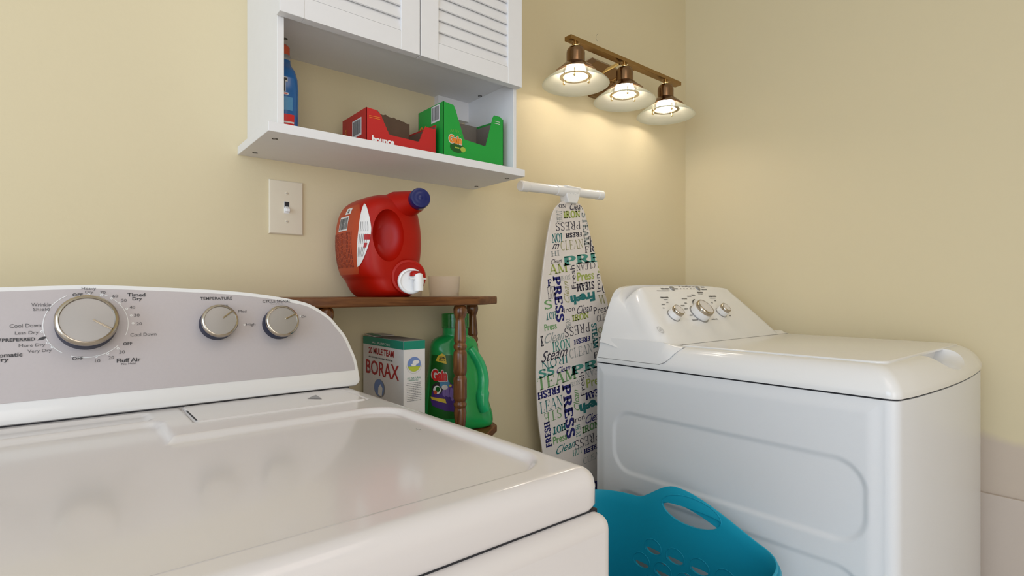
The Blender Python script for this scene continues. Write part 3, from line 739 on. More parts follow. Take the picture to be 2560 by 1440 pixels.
def louver_door(x0, x1):
    y0, y1, z0, z1 = 0.974, 0.994, 1.5715, 2.115
    a, b = x0 + 0.0425, x1 - 0.0425
    m = MB(); m.box(x0, a, y0, y1, z0, z1, 'cabinet_white'); d = part('door', m, cab, smooth=0, bevel=0.001)
    m = MB(); m.box(b, x1, y0, y1, z0, z1, 'cabinet_white'); part('stile', m, d, smooth=0, bevel=0.001)
    m = MB(); m.box(a, b, y0 + 0.0006, y1, z0, 1.609, 'cabinet_white'); part('bottom_rail', m, d, smooth=0)
    m = MB(); m.box(a, b, y0 + 0.0006, y1, 2.075, z1, 'cabinet_white'); part('top_rail', m, d, smooth=0)
    z = 1.609; m = MB()
    while z < 2.07:
        # each slat overlaps the one below, leaning out at its lower edge
        m.prism([(a, y0 + 0.0015, z + 0.0012), (a, y0 + 0.0045, z + 0.0002), (a, y0 + 0.0110, z + 0.0265), (a, y0 + 0.0080, z + 0.0272)], (b - a, 0, 0), 'cabinet_white'); z += 0.0250
    part('louver_slats', m, d, smooth=0)
louver_door(0.2865, 0.5620); louver_door(0.5645, 0.838)
for u, v, z in ((687, 347, 1.364), (638, 382, 1.364), (1267, 446, 1.364), (1191, 466, 1.364), (1200, 240, 1.588), (712, 97, 1.588)):
    p = at(u, v, z=z); m = MB(); m.lathe([(0.0052, 0), (0.0052, 0.0004)], (p.x, min(p.y, D - 0.012), z), (0, 0, -1), 'dark_hole', 20)
    m.lathe([(0.0030, 0.0004), (0.0024, 0.0007)], (p.x, min(p.y, D - 0.012), z), (0, 0, -1), 'steel_grey', 12)
    part('screw', m, cab)

# ---- things on the niche shelf (top of board at z = 1.381)
SZ = 1.381
def carton(name, x0, x1, y0, y1, h, cutp, colr, inner, label, deco, left_h=None, torn=False):
    """open-front display carton; cutp = profile of the front wall (x fraction, height fraction), left to right"""
    t = 0.0012; root = thing(name, ((x0 + x1) / 2, (y0 + y1) / 2, SZ), label, 'carton')
    W = x1 - x0
    prof = [(x0 + W * a, SZ + h * b) for a, b in cutp]
    def wall(pts, off, nm):
        m = MB(); m.prism(pts, off, colr); 
        o = part(nm, m, root, smooth=0); return o
    m = MB(); m.prism([(x0, y0, SZ), (x1, y0, SZ)][::1] and [V((x0, y0, SZ))] + [V((x, y0, z)) for x, z in prof] + [V((x1, y0, SZ))], (0, t, 0), colr)
    deco(m, root); part('front_wall', m, root, smooth=0, fixn=False)
    hb = SZ + h
    back = [V((x0, y1, SZ)), V((x0, y1, hb)), V((x1, y1, hb)), V((x1, y1, SZ))]
    if torn:
        rnd = random.Random(3); back = [V((x0, y1, SZ))] + [V((x0 + W * k / 24, y1, hb if k < 8 else hb + 0.050 * min(1, (k - 7) / 4) - 0.0010 * k + rnd.uniform(-0.0022, 0.0018) + (0.003 if k == 12 else 0))) for k in range(25)] + [V((x1, y1, SZ))]
    m = MB()
    if torn: m.add([p + V((0, 0, 0)) for p in back] , [tuple(range(len(back)))], inner); m.add([p - V((0, t, 0)) for p in back], [tuple(range(len(back)))], inner)
    else: m.prism(back, (0, -t, 0), inner)
    part('back_wall', m, root, smooth=0)
    m = MB(); m.prism([V((x0, y0, SZ)), V((x0, y0, prof[0][1])), V((x0, y1, hb)), V((x0, y1, SZ))], (t, 0, 0), colr); return root, m
def liner(root, x0, x1, y0, y1, h, zr, inner, colr):
    t = 0.0012
    m = MB(); m.prism([V((x1, y0, SZ)), V((x1, y0, zr)), V((x1, y1, SZ + h)), V((x1, y1, SZ))], (-t, 0, 0), colr); part('side_wall', m, root, smooth=0)
    m = MB(); m.box(x0 + t, x1 - t, y0 + t, y1 - t, SZ, SZ + 0.002, inner); part('base', m, root, smooth=0)
    m = MB()
    m.prism([V((x0 + 2 * t, y0 + t, SZ)), V((x0 + 2 * t, y0 + t, SZ + h * 0.93)), V((x0 + 2 * t, y1 - t, SZ + h * 0.97)), V((x0 + 2 * t, y1 - t, SZ))], (-t * 0.9, 0, 0), inner)
    part('lining', m, root, smooth=0); m = MB()
    m.prism([V((x1 - 2 * t, y0 + t, SZ)), V((x1 - 2 * t, y0 + t, zr - 0.004)), V((x1 - 2 * t, y1 - t, SZ + h * 0.95)), V((x1 - 2 * t, y1 - t, SZ))], (t * 0.9, 0, 0), inner)
    part('lining', m, root, smooth=0)
# red carton
rx0, rx1, ry0, ry1, rh = 0.467, 0.630, 1.022, 1.142, 0.076
ff = Frame((rx0, ry0, SZ), (1, 0, 0), (0, 0, 1)); fl = Frame((rx0, ry1, SZ), (0, -1, 0), (0, 0, 1))
def scal(a, b, n=9, amp=0.01):   # little zig-zag perforation between two profile points
    return [(a[0] + (b[0] - a[0]) * i / n + (amp if i % 2 else 0), a[1] + (b[1] - a[1]) * i / n) for i in range(n + 1)]
prof_red = [(0, 1.0), (0.13, 0.98), (0.17, 0.93)] + scal((0.19, 0.88), (0.30, 0.42), 10, 0.008) + [(0.32, 0.39), (0.72, 0.36)] + scal((0.745, 0.38), (0.825, 0.80), 10, -0.008) + [(0.84, 0.82), (1.0, 0.82)]
def deco_red(m, root):
    text(m, 'bounce', ff.P, 0.037, 0.0150, 0.050, 0.0135, 'print_white', bold=0.05, eps=0.0006)
    for q in (0.060, 0.0565): rect(m, ff.P, 0.006, 0.030, q, q + 0.0010, 'orange', 0.0005)
    m.prism([ff.P(0.010, 0, 0), ff.P(0.0108, 0, 0), ff.P(0.0108, 0.001, 0), ff.P(0.010, 0.001, 0)], (0, 0.0002, 0), 'box_red')
root, m = carton('display_carton', rx0, rx1, ry0, ry1, rh, prof_red, 'box_red', 'cardboard', 'red open-front cardboard carton on the cabinet shelf', deco_red, torn=True)
rect(m, fl.P, 0.052, 0.098, 0.026, 0.062, 'paper_white', 0.0004)
q = 0.056
while q < 0.094: rect(m, fl.P, q, q + 0.0012, 0.030, 0.059, 'text_black', 0.0006); q += random.uniform(0.0018, 0.0030)
for q in (0.020, 0.026, 0.032): rect(m, fl.P, 0.012, 0.030, q, q + 0.0015, 'paper_white', 0.0004)
text(m, 'bounce', fl.P, 0.018, 0.040, 0.026, 0.008, 'orange', bold=0.03, rot=PI / 2)
part('side_wall', m, root, smooth=0, fixn=False); liner(root, rx0, rx1, ry0, ry1, rh, SZ + rh * 0.95, 'cardboard', 'box_red')
# green carton
gx0, gx1, gy0, gy1, gh = 0.641, 0.8095, 1.010, 1.118, 0.124
gf = Frame((gx0, gy0, SZ), (1, 0, 0), (0, 0, 1)); gl = Frame((gx0, gy1, SZ), (0, -1, 0), (0, 0, 1))
prof_gr = [(0, 1.0), (0.16, 0.975)] + scal((0.18, 0.93), (0.315, 0.44), 14, 0.006) + [(0.335, 0.40), (0.66, 0.36)] + scal((0.695, 0.38), (0.82, 0.95), 14, -0.006) + [(0.84, 0.985), (0.94, 0.985), (1.0, 0.93)]
def deco_green(m, root):
    disc(m, gf.P, 0.036, 0.028, 0.019, 0.0115, 'dark_green', eps=0.0004); disc(m, gf.P, 0.052, 0.026, 0.007, 0.006, 'lime', eps=0.0005)
    text(m, 'Gain', gf.P, 0.031, 0.045, 0.037, 0.021, 'paper_white', bold=0.10, eps=0.0007)
    text(m, 'Gain', gf.P, 0.031, 0.045, 0.034, 0.0185, 'orange', bold=0.05, eps=0.0011)
    rect(m, gf.P, 0.030, 0.042, 0.026, 0.029, 'lime', 0.0006)
    for q in (0.108, 0.103): rect(m, gf.P, 0.142, 0.158, q, q + 0.0012, 'paper_white', 0.0005)
    for k in range(9):
        a = math.radians(30 + 15 * k); m.tube([gf.P(0.031 + 0.016 * math.cos(a), 0.050 + 0.012 * math.sin(a), 0.0005), gf.P(0.031 + 0.020 * math.cos(a), 0.050 + 0.018 * math.sin(a), 0.0005)], 0.0002, 'lime', 4)
root, m = carton('display_carton', gx0, gx1, gy0, gy1, gh, prof_gr, 'box_green', 'cardboard_grey', 'green open-front cardboard carton with an orange logo on the cabinet shelf', deco_green)
rect(m, gl.P, 0.058, 0.094, 0.085, 0.122, 'paper_white', 0.0004)
q = 0.061
while q < 0.091: rect(m, gl.P, q, q + 0.0012, 0.089, 0.119, 'text_black', 0.0006); q += random.uniform(0.0018, 0.0030)
text(m, 'Gain', gl.P, 0.025, 0.078, 0.040, 0.020, 'orange', bold=0.06); disc(m, gl.P, 0.026, 0.062, 0.020, 0.011, 'dark_green')
part('side_wall', m, root, smooth=0, fixn=False); liner(root, gx0, gx1, gy0, gy1, gh, SZ + gh * 0.95, 'cardboard_grey', 'box_green')

# blue bottle behind the left side panel
def super_ring(cx, cy, ax, ay, z, e=2.5, yaw=0.0, n=48):
    out = []
    for k in range(n):
        t = 2 * PI * k / n; c, s = math.cos(t), math.sin(t)
        x = ax * math.copysign(abs(c) ** (2 / e), c); y = ay * math.copysign(abs(s) ** (2 / e), s)
        out.append(V((cx + x * math.cos(yaw) - y * math.sin(yaw), cy + x * math.sin(yaw) + y * math.cos(yaw), z)))
    return out
bb = thing('stain_remover_bottle', (0.335, 1.09, SZ), 'blue plastic bottle with an orange cap at the left end of the cabinet shelf', 'bottle')
bx, by = 0.3265, 1.090
def bb_prof(z):
    tab = [(0.0, 0.020, 0.036), (0.004, 0.0225, 0.041), (0.05, 0.0235, 0.043), (0.09, 0.0235, 0.043), (0.110, 0.0225, 0.040), (0.127, 0.019, 0.033), (0.138, 0.0145, 0.022), (0.146, 0.013, 0.015), (0.152, 0.013, 0.013)]
    for i in range(len(tab) - 1):
        if tab[i][0] <= z <= tab[i + 1][0]:
            t = (z - tab[i][0]) / (tab[i + 1][0] - tab[i][0]); return [tab[i][k] + (tab[i + 1][k] - tab[i][k]) * t for k in (1, 2)]
    return tab[-1][1:]
m = MB(); zs = [0, 0.002, 0.004, 0.02, 0.05, 0.07, 0.09, 0.10, 0.110, 0.118, 0.127, 0.133, 0.138, 0.142, 0.146, 0.152]
m.loft([super_ring(bx, by, *bb_prof(z), SZ + z, 2.8) for z in zs], 'bottle_blue'); part('bottle_body', m, bb, smooth=70)
def bb_fn(x, y, q):     # x: from the -y tip (0) around the left... label patch wraps the front
    a, b = bb_prof(y); t = -PI / 2 + x; c, s = math.cos(t), math.sin(t); e = 2.8
    return V((bx + (a + q) * math.copysign(abs(c) ** (2 / e), c), by + (b + q) * math.copysign(abs(s) ** (2 / e), s), SZ + y))
m = MB(); m.grid(20, 16, lambda s, t: bb_fn(-1.0 + 1.35 * s, 0.008 + 0.100 * t, 0.0005), 'bottle_blue')
rect(m, bb_fn, -1.0, 0.22, 0.010, 0.038, 'logo_red', 0.0009, 16, 4); rect(m, bb_fn, -1.0, 0.20, 0.0215, 0.0245, 'paper_white', 0.0012, 16, 1)
rect(m, bb_fn, -1.0, 0.10, 0.045, 0.070, 'bottle_blue_light', 0.0009, 12, 3)
text(m, 'OUT', bb_fn, -0.66, 0.093, 1.15, 0.030, 'paper_white', bold=0.09, eps=0.0012); text(m, 'OUT', bb_fn, -0.66, 0.093, 1.10, 0.027, 'text_black', bold=0.03, eps=0.0016)
rect(m, bb_fn, -0.95, -0.05, 0.0735, 0.0775, 'paper_white', 0.0012, 10, 1); rect(m, bb_fn, -0.8, -0.10, 0.0745, 0.0765, 'logo_red', 0.0015, 10, 1)
part('label', m, bb, smooth=70, fixn=False)
m = MB(); m.lathe([(0.0135, 0), (0.0135, 0.010)], (bx, by, SZ + 0.152), (0, 0, 1), 'cap_clear', 28); m.lathe([(0.0125, 0.010), (0.0125, 0.026), (0.008, 0.031), (0.0001, 0.032)], (bx, by, SZ + 0.152), (0, 0, 1), 'cap_coral', 28); part('cap', m, bb, label='orange cap')

# ================================================================== LIGHT SWITCH
sw = thing('light_switch', (0.3655, D, 1.266), 'beige single toggle light switch plate on the wall below the cabinet', 'light switch')
m = MB(); rr = []
for off, ins_ in ((0, 0), (0.0035, 0.0), (0.0055, 0.002), (0.006, 0.006)):
    rr.append([V((x, D - off, z)) for x, z in ((0.3305 + ins_, 1.209 + ins_), (0.4005 - ins_, 1.209 + ins_), (0.4005 - ins_, 1.323 - ins_), (0.3305 + ins_, 1.323 - ins_))])
m.loft(rr, 'switch_ivory'); part('plate', m, sw, smooth=30)
m = MB(); m.box(0.3600, 0.3710, D - 0.0066, D - 0.005, 1.2535, 1.2785, 'print_white'); m.box(0.3608, 0.3702, D - 0.0070, D - 0.006, 1.2655, 1.2780, 'gap'); part('slot', m, sw, smooth=0)
m = MB(); m.prism([(0.3615, D - 0.006, 1.2575), (0.3615, D - 0.006, 1.2685), (0.3615, D - 0.017, 1.2620), (0.3615, D - 0.017, 1.2560)], (0.008, 0, 0), 'print_white'); part('toggle', m, sw, bevel=0.001, label='white toggle')
for z in (1.296, 1.236):
    m = MB(); m.lathe([(0.0034, 0.0055), (0.0034, 0.0066), (0.0026, 0.0072)], (0.3655, D, z), (0, -1, 0), 'switch_ivory', 20); m.box(0.3633, 0.3677, D - 0.0076, D - 0.0071, z - 0.0004, z + 0.0004, 'text_grey'); part('screw', m, sw)

# ================================================================== VANITY LIGHT
vl = thing('wall_light', (1.36, D, 1.80), 'three-lamp brass wall light with frosted cone shades, lit, in the corner', 'wall light')
LY = 1.078
m = MB(); m.box(1.098, 1.642, LY - 0.013, LY + 0.013, 1.800, 1.812, 'brass'); part('bar', m, vl, smooth=0, bevel=0.001)
m = MB(); ocx, ocz = 1.375, 1.785
octo = [(ocx + 0.085, ocz + 0.055), (ocx + 0.055, ocz + 0.062), (ocx - 0.055, ocz + 0.062), (ocx - 0.085, ocz + 0.040), (ocx - 0.085, ocz - 0.04), (ocx - 0.055, ocz - 0.062), (ocx + 0.055, ocz - 0.062), (ocx + 0.085, ocz - 0.04)]
m.loft([[V((x, D, z)) for x, z in octo], [V((x, D - 0.016, z)) for x, z in octo], [V((ocx + (x - ocx) * 0.82, D - 0.026, ocz + (z - ocz) * 0.82)) for x, z in octo]], 'bronze'); part('back_plate', m, vl, smooth=20)
for x in (ocx - 0.045, ocx + 0.045):
    m = MB(); m.lathe([(0.006, 0.024), (0.006, 0.028), (0.003, 0.032)], (x, D, ocz + 0.005), (0, -1, 0), 'gold_bright', 16); part('plate_screw', m, vl)
for x in (ocx - 0.035, ocx + 0.035):
    m = MB(); m.tube([(x, D - 0.024, 1.790), (x, D - 0.06, 1.798), (x, LY + 0.012, 1.803)], 0.0055, 'gold_bright', 12); part('arm', m, vl)
def lamp_head(x):
    o = V((x, LY, 1.800))
    m = MB(); m.lathe([(0.0265, -0.066), (0.0265, -0.030), (0.0255, -0.022), (0.021, -0.015), (0.012, -0.011), (0.006, -0.010)], o, (0, 0, 1), 'bronze', 40)
    h = part('lamp_cup', m, vl, smooth=50, label='dark bronze socket cup')
    m = MB(); m.lathe([(0.0265, -0.056), (0.035, -0.062), (0.044, -0.071), (0.058, -0.082), (0.0585, -0.0835), (0.042, -0.0725), (0.033, -0.066)], o, (0, 0, 1), 'bronze', 48, cap0=False, cap1=False); part('flare', m, h, smooth=60)
    m = MB(); m.lathe([(0.008, -0.012), (0.009, -0.008), (0.004, -0.006), (0.004, 0.0)], o, (0, 0, 1), 'gold_bright', 16)
    for k in range(6):
        a = k * PI / 3; m.tube([o + V((0.003 * math.cos(a), 0.003 * math.sin(a), -0.007)), o + V((0.011 * math.cos(a), 0.011 * math.sin(a), -0.004))], 0.0016, 'gold_bright', 6)
    part('finial', m, h, smooth=60)
    m = MB(); pr = [(0.038, -0.0775), (0.050, -0.084), (0.068, -0.095), (0.086, -0.108), (0.095, -0.1165), (0.0965, -0.119), (0.0945, -0.1185), (0.085, -0.1105), (0.067, -0.0975), (0.049, -0.0865), (0.038, -0.080)]
    m.lathe(pr, o, (0, 0, 1), 'frosted_glass', 64, cap0=False, cap1=False); part('glass_shade', m, h, smooth=60, label='frosted glass cone shade')
    m = MB(); m.lathe([(0.0455, -0.0985), (0.0365, -0.0985), (0.036, -0.097), (0.046, -0.097), (0.0455, -0.0985)], o, (0, 0, 1), 'chrome_warm', 48, cap0=False, cap1=False); part('retaining_ring', m, h, smooth=0)
    for k in range(3):
        a = 2 * PI * k / 3 + 0.6 + x; q = o + V((0.041 * math.cos(a), 0.041 * math.sin(a), 0))
        m = MB(); m.lathe([(0.0016, -0.086), (0.0016, -0.103), (0.0036, -0.104), (0.0040, -0.107), (0.0022, -0.110)], q, (0, 0, 1), 'gold_bright', 12); part('retaining_screw', m, h, smooth=60)
    m = MB(); pr = []
    for k in range(4):
        z = -0.070 - k * 0.0075; r = (0.028, 0.0305, 0.0305, 0.025)[k]
        pr += [(r - 0.003, z), (r, z - 0.002), (r, z - 0.0045), (r - 0.003, z - 0.0065)]
    pr += [(0.015, -0.1015), (0.0001, -0.1025)]
    m.lathe(pr[::-1], o, (0, 0, 1), 'bulb_glow', 40, cap0=False); part('bulb', m, h, smooth=60, label='glowing ribbed bulb')
for x in (1.130, 1.350, 1.568): lamp_head(x)

# ================================================================== IRONING BOARD
ib = thing('ironing_board', (1.16, 1.13, 0), 'ironing board in a word-printed cover standing upright against the wall', 'ironing board')
BY = 1.112     # front face of the padded board
Lp = [(1.138, 1.354), (1.112, 1.350), (1.089, 1.335), (1.070, 1.310), (1.054, 1.255), (1.043, 1.200), (1.033, 1.142), (1.021, 1.053), (1.013, 0.954), (1.009, 0.866), (1.012, 0.788), (1.020, 0.709), (1.034, 0.630), (1.045, 0.50), (1.055, 0.30), (1.068, 0.10), (1.085, 0.035)]
Rp = [(1.160, 1.355), (1.189, 1.347), (1.208, 1.325), (1.230, 1.267), (1.261, 1.184), (1.284, 1.123), (1.309, 1.061), (1.335, 0.98), (1.355, 0.88), (1.372, 0.75), (1.385, 0.60), (1.392, 0.45), (1.398, 0.30), (1.392, 0.10), (1.375, 0.035)]
outl = Lp[::-1] + Rp
outl = catmull(outl, 2)
def shrink(pts, d): return inset(pts, d)
cxx, czz = 1.19, 0.7
m = MB()
lay = [(BY + 0.014, 0.016), (BY + 0.014, 0.009), (BY + 0.010, 0.005), (BY + 0.005, 0.002), (BY + 0.0015, 0.0008), (BY, 0.003)]
m.loft([[V((x, y, z)) for x, z in shrink(outl, d)] for y, d in lay], 'cover_cloth')
bf = Frame((0, BY, 0), (1, 0, 0), (0, 0, 1))
cl = shrink(outl, 0.0030)[::-1]                         # convex-ish outline, made counter-clockwise
ar = sum(cl[i - 1][0] * cl[i][1] - cl[i][0] * cl[i - 1][1] for i in range(len(cl)))
if ar < 0: cl = cl[::-1]
# convex hull as the clip shape
def hull(p):
    p = sorted(set((round(a, 5), round(b, 5)) for a, b in p))
    def half(q):
        h = []
        for c in q:
            while len(h) > 1 and (h[-1][0] - h[-2][0]) * (c[1] - h[-2][1]) - (h[-1][1] - h[-2][1]) * (c[0] - h[-2][0]) <= 0: h.pop()
            h.append(c)
        return h
    a = half(p); b = half(p[::-1]); return a[:-1] + b[:-1]
cl = hull(cl)
A = lambda x, y: (1280 + x / 3.893, 430 + y / 3.893)
B = lambda x, y: (1280 + x / 3.79, 800 + y / 3.79)
K = {'k': 'c_black', 'n': 'c_navy', 't': 'c_teal', 'T': 'c_teal2', 'l': 'c_lime', 'o': 'c_olive', 'g': 'c_green', 'y': 'c_grey'}
words = [
 (A, 'Clean', 628, 335, 135, 62, 'k', 0, 'scr'), (A, 'ON', 488, 330, 70, 34, 'k', 0, 'serif'), (A, 'IRON', 583, 412, 165, 72, 'l', 0, 'slabn'),
 (A, 'HEAT', 460, 430, 52, 110, 'y', 90, 'serif'), (A, 'PRESS', 548, 525, 240, 80, 'k', 180, 'thin'), (A, 'STEAM', 716, 555, 55, 320, 'y', -90, 'slab'),
 (A, 'FRESH', 602, 612, 160, 46, 'k', 180, 'slab'), (A, 'ION', 438, 642, 100, 88, 't', 180, 'serif'), (A, 'CLEAN', 585, 708, 222, 92, 'o', 0, 'thin'),
 (A, 'H', 786, 670, 72, 100, 'k', 0, 'thin'), (A, 'm', 425, 725, 72, 50, 'k', 0, 'scr'), (A, 'FRESH', 830, 742, 240, 62, 'k', 0, 'serif'),
 (A, 'HI', 420, 792, 80, 50, 'y', 0, 'serif'), (A, 'PRESS', 795, 832, 570, 92, 'T', 0, 'slab'), (A, 'Cleam', 432, 866, 110, 40, 'k', 0, 'scr'),
 (A, 'AM', 448, 940, 190, 92, 'l', 0, 'serif'), (A, 'CLEAN', 718, 918, 185, 62, 'k', 180, 'thin'), (A, 'S', 862, 940, 55, 82, 'l', 0, 'serif'),
 (A, 'Fresh', 595, 1022, 45, 230, 'k', 90, 'sans'), (A, 'Press', 716, 1010, 165, 85, 'l', 0, 'sansn'), (A, 'IRON', 522, 1028, 92, 46, 'y', 0, 'thin'),
 (A, 'PRESS', 452, 1235, 78, 450, 'n', -90, 'slab'), (A, 'Clean', 527, 1168, 52, 215, 'o', 90, 'scr'), (A, 'STEAM', 715, 1112, 172, 82, 'k', 180, 'slab'),
 (A, 'Iron', 838, 1080, 38, 172, 'k', 90, 'sans'), (A, 'Fresh', 690, 1228, 240, 95, 't', 180, 'bold'), (A, 'EAN', 378, 1175, 60, 120, 'k', 0, 'thin'),
 (A, 'R', 900, 1032, 36, 56, 'k', 0, 'slab'), (A, 'CL', 925, 1130, 100, 90, 'k', 0, 'thin'), (A, 'WH', 915, 1232, 150, 90, 'o', 0, 'thin'),
 (A, 'S', 352, 1290, 76, 90, 'g', 0, 'serif'), (A, 'F', 365, 1078, 40, 70, 'n', 0, 'slab'), (A, 'Iron', 557, 1335, 105, 50, 'k', 0, 'sans'), (A, 'Clean', 705, 1330, 150, 78, 'k', 0, 'scr'),
 (A, 'Press', 870, 1335, 150, 68, 'k', 0, 'sans'), (A, 'HOT', 380, 1398, 100, 72, 't', 180, 'serif'), (A, 'IRON', 668, 1408, 165, 65, 'l', 0, 'slabn'), (A, 'CLEAN', 900, 1410, 150, 62, 'k', 0, 'thin'),
 (B, 'Press', 365, 62, 118, 66, 'g', 0, 'sansn'), (B, 'HEAT', 532, 30, 40, 90, 'y', 90, 'serif'), (B, 'PRESS', 620, 92, 240, 88, 'k', 180, 'thin'), (B, 'STEAM', 784, 150, 52, 240, 't', -90, 'slab'),
 (B, 'Clean', 402, 158, 190, 90, 'y', 0, 'scr'), (B, 'FRESH', 665, 190, 155, 50, 'n', 180, 'slab'), (B, 'IRON', 470, 236, 172, 95, 'T', 0, 'serif'), (B, 'K', 285, 200, 24, 100, 'k', 0, 'slab'),
 (B, 'Steam', 402, 322, 255, 100, 'k', 0, 'scr'), (B, 'CLEAN', 655, 292, 220, 92, 'y', 0, 'thin'), (B, 'FRESH', 880, 305, 210, 60, 'k', 0, 'serif'), (B, 'on', 855, 90, 80, 56, 'o', 0, 'sans'), (B, 'H', 850, 205, 50, 100, 'k', 0, 'thin'),
 (B, 'IRON', 405, 400, 250, 80, 't', 180, 'thin'), (B, 'PRESS', 850, 395, 560, 86, 'T', 0, 'slab'), (B, 'SS', 328, 495, 150, 82, 'T', 0, 'slab'), (B, 'Clean', 488, 462, 132, 56, 'n', 0, 'scr'),
 (B, 'TEAM', 430, 555, 370, 115, 'g', 0, 'serif'), (B, 'CLEAN', 790, 482, 200, 66, 'y', 180, 'thin'), (B, 'Press', 795, 572, 180, 84, 'l', 0, 'sansn'), (B, 'Fresh', 665, 605, 46, 225, 'k', 90, 'sans'),
 (B, 'FRESH', 350, 688, 215, 76, 'n', 180, 'slab'), (B, 'PRESS', 535, 862, 84, 520, 'n', -90, 'slab'), (B, 'IRON', 598, 600, 92, 42, 'y', 0, 'thin'), (B, 'Clean', 608, 760, 54, 205, 'g', 90, 'scr'),
 (B, 'STEAM', 790, 692, 185, 76, 'n', 180, 'slab'), (B, 'LEAN', 375, 798, 215, 110, 't', 0, 'thin'), (B, 'STE', 388, 905, 162, 96, 'g', 180, 'thin'), (B, 'Fresh', 765, 802, 245, 98, 't', 180, 'bold'),
 (B, 'Iron', 635, 932, 105, 52, 'k', 0, 'sans'), (B, 'Clean', 775, 915, 160, 80, 'n', 0, 'scr'), (B, 'HOT', 447, 1030, 124, 76, 't', 180, 'slabn'), (B, 'FRESH', 340, 1085, 58, 250, 'n', 90, 'slab'),
 (B, 'IRON', 748, 1012, 165, 68, 'g', 0, 'slabn'), (B, 'HEAT', 626, 1050, 44, 120, 'T', -90, 'serif'), (B, 'Press', 455, 1120, 132, 76, 'g', 0, 'sansn'), (B, 'PRESS', 715, 1138, 230, 88, 'k', 180, 'thin'),
 (B, 'FRESH', 755, 1215, 145, 50, 'n', 180, 'slab'), (B, 'Clean', 510, 1200, 185, 76, 't', 0, 'scr'), (B, 'HOT', 620, 1246, 90, 60, 'T', 0, 'serif'), (B, 'CLEAN', 770, 1295, 190, 60, 'y', 0, 'thin')]
for cv, wd, x, y, ww, hh, col, rot, sty in words:
    u, v = cv(x, y); w_, h_ = ww / (3.893 if cv is A else 3.79), hh / (3.893 if cv is A else 3.79)
    kw = {'slab': dict(style='slab'), 'slabn': dict(style='slab'), 'serif': dict(style='serif'), 'thin': dict(style='thin'), 'sans': dict(bold=0.0), 'sansn': dict(bold=0.02), 'bold': dict(bold=0.06), 'scr': dict(shear=0.55, bold=0.004)}[sty]
    ptext(m, wd, bf, u, v, w_, h_, K[col], rot=rot, tilt=0.13, clip=cl, **kw)
# lower part hidden from the photo keeps the same kind of print
for i, (wd, x, z, ww, hh, col, sty) in enumerate([('IRON', 1.12, 0.50, 0.12, 0.045, 'l', 'slab'), ('PRESS', 1.28, 0.49, 0.15, 0.045, 'n', 'slab'), ('CLEAN', 1.15, 0.42, 0.14, 0.04, 'y', 'thin'), ('STEAM', 1.30, 0.41, 0.13, 0.045, 't', 'serif'),
        ('FRESH', 1.20, 0.33, 0.2, 0.05, 'T', 'slab'), ('HOT', 1.14, 0.25, 0.09, 0.05, 'k', 'serif'), ('IRON', 1.29, 0.25, 0.13, 0.05, 'g', 'slab'), ('PRESS', 1.22, 0.16, 0.2, 0.05, 'n', 'thin'), ('CLEAN', 1.22, 0.09, 0.16, 0.04, 'k', 'serif')]):
    text(m, wd, bf.P, x, z, ww, hh, K[col], rot=0.13, style=sty, clip=cl)
part('printed_cover', m, ib, smooth=30, fixn=False, label='cream cloth cover printed with ironing words')
# neck, foot bar and stiffening legs behind the board
m = MB()
pts0 = [(1.108, 1.394), (1.174, 1.394), (1.167, 1.362), (1.158, 1.345), (1.122, 1.345), (1.115, 1.362)]
m.loft([[V((x, BY + 0.016, z)) for x, z in pts0], [V((x, BY - 0.015, z)) for x, z in pts0]], 'plastic_white'); part('bracket', m, ib, bevel=0.003)
m = MB()
for ti in range(3): m.lathe([(0.0018, 0.0), (0.0012, 0.0012)], (1.129 + 0.011 * ti, BY - 0.0152, 1.372), (0, -1, 0), 'plastic_white', 10)
part('rivets', m, ib)
m = MB(); pA, pB = V((0.948, BY - 0.001, 1.373)), V((1.283, BY - 0.001, 1.385)); d_ = (pB - pA).normalized()
L_ = (pB - pA).length
m.lathe([(0.0135, 0.012), (0.0135, L_ - 0.012)], pA, d_, 'plastic_white', 32); m.lathe([(0.0155, L_ * 0.46 - 0.02), (0.0155, L_ * 0.46 + 0.06)], pA, d_, 'plastic_white', 32); part('foot_bar', m, ib, bevel=0.001)
for h0, h1 in ((0.0, 0.03), (L_ - 0.028, L_)):
    m = MB(); m.lathe([(0.0125, h0), (0.0148, h0 + 0.003), (0.0148, h1 - 0.003), (0.0125, h1)], pA, d_, 'plastic_white', 32); part('end_cap', m, ib)
m = MB(); m.tube([(1.145, BY + 0.030, 1.37), (1.18, BY + 0.040, 0.70), (1.21, BY + 0.034, 0.12)], 0.010, 'plastic_white', 14); part('leg', m, ib)

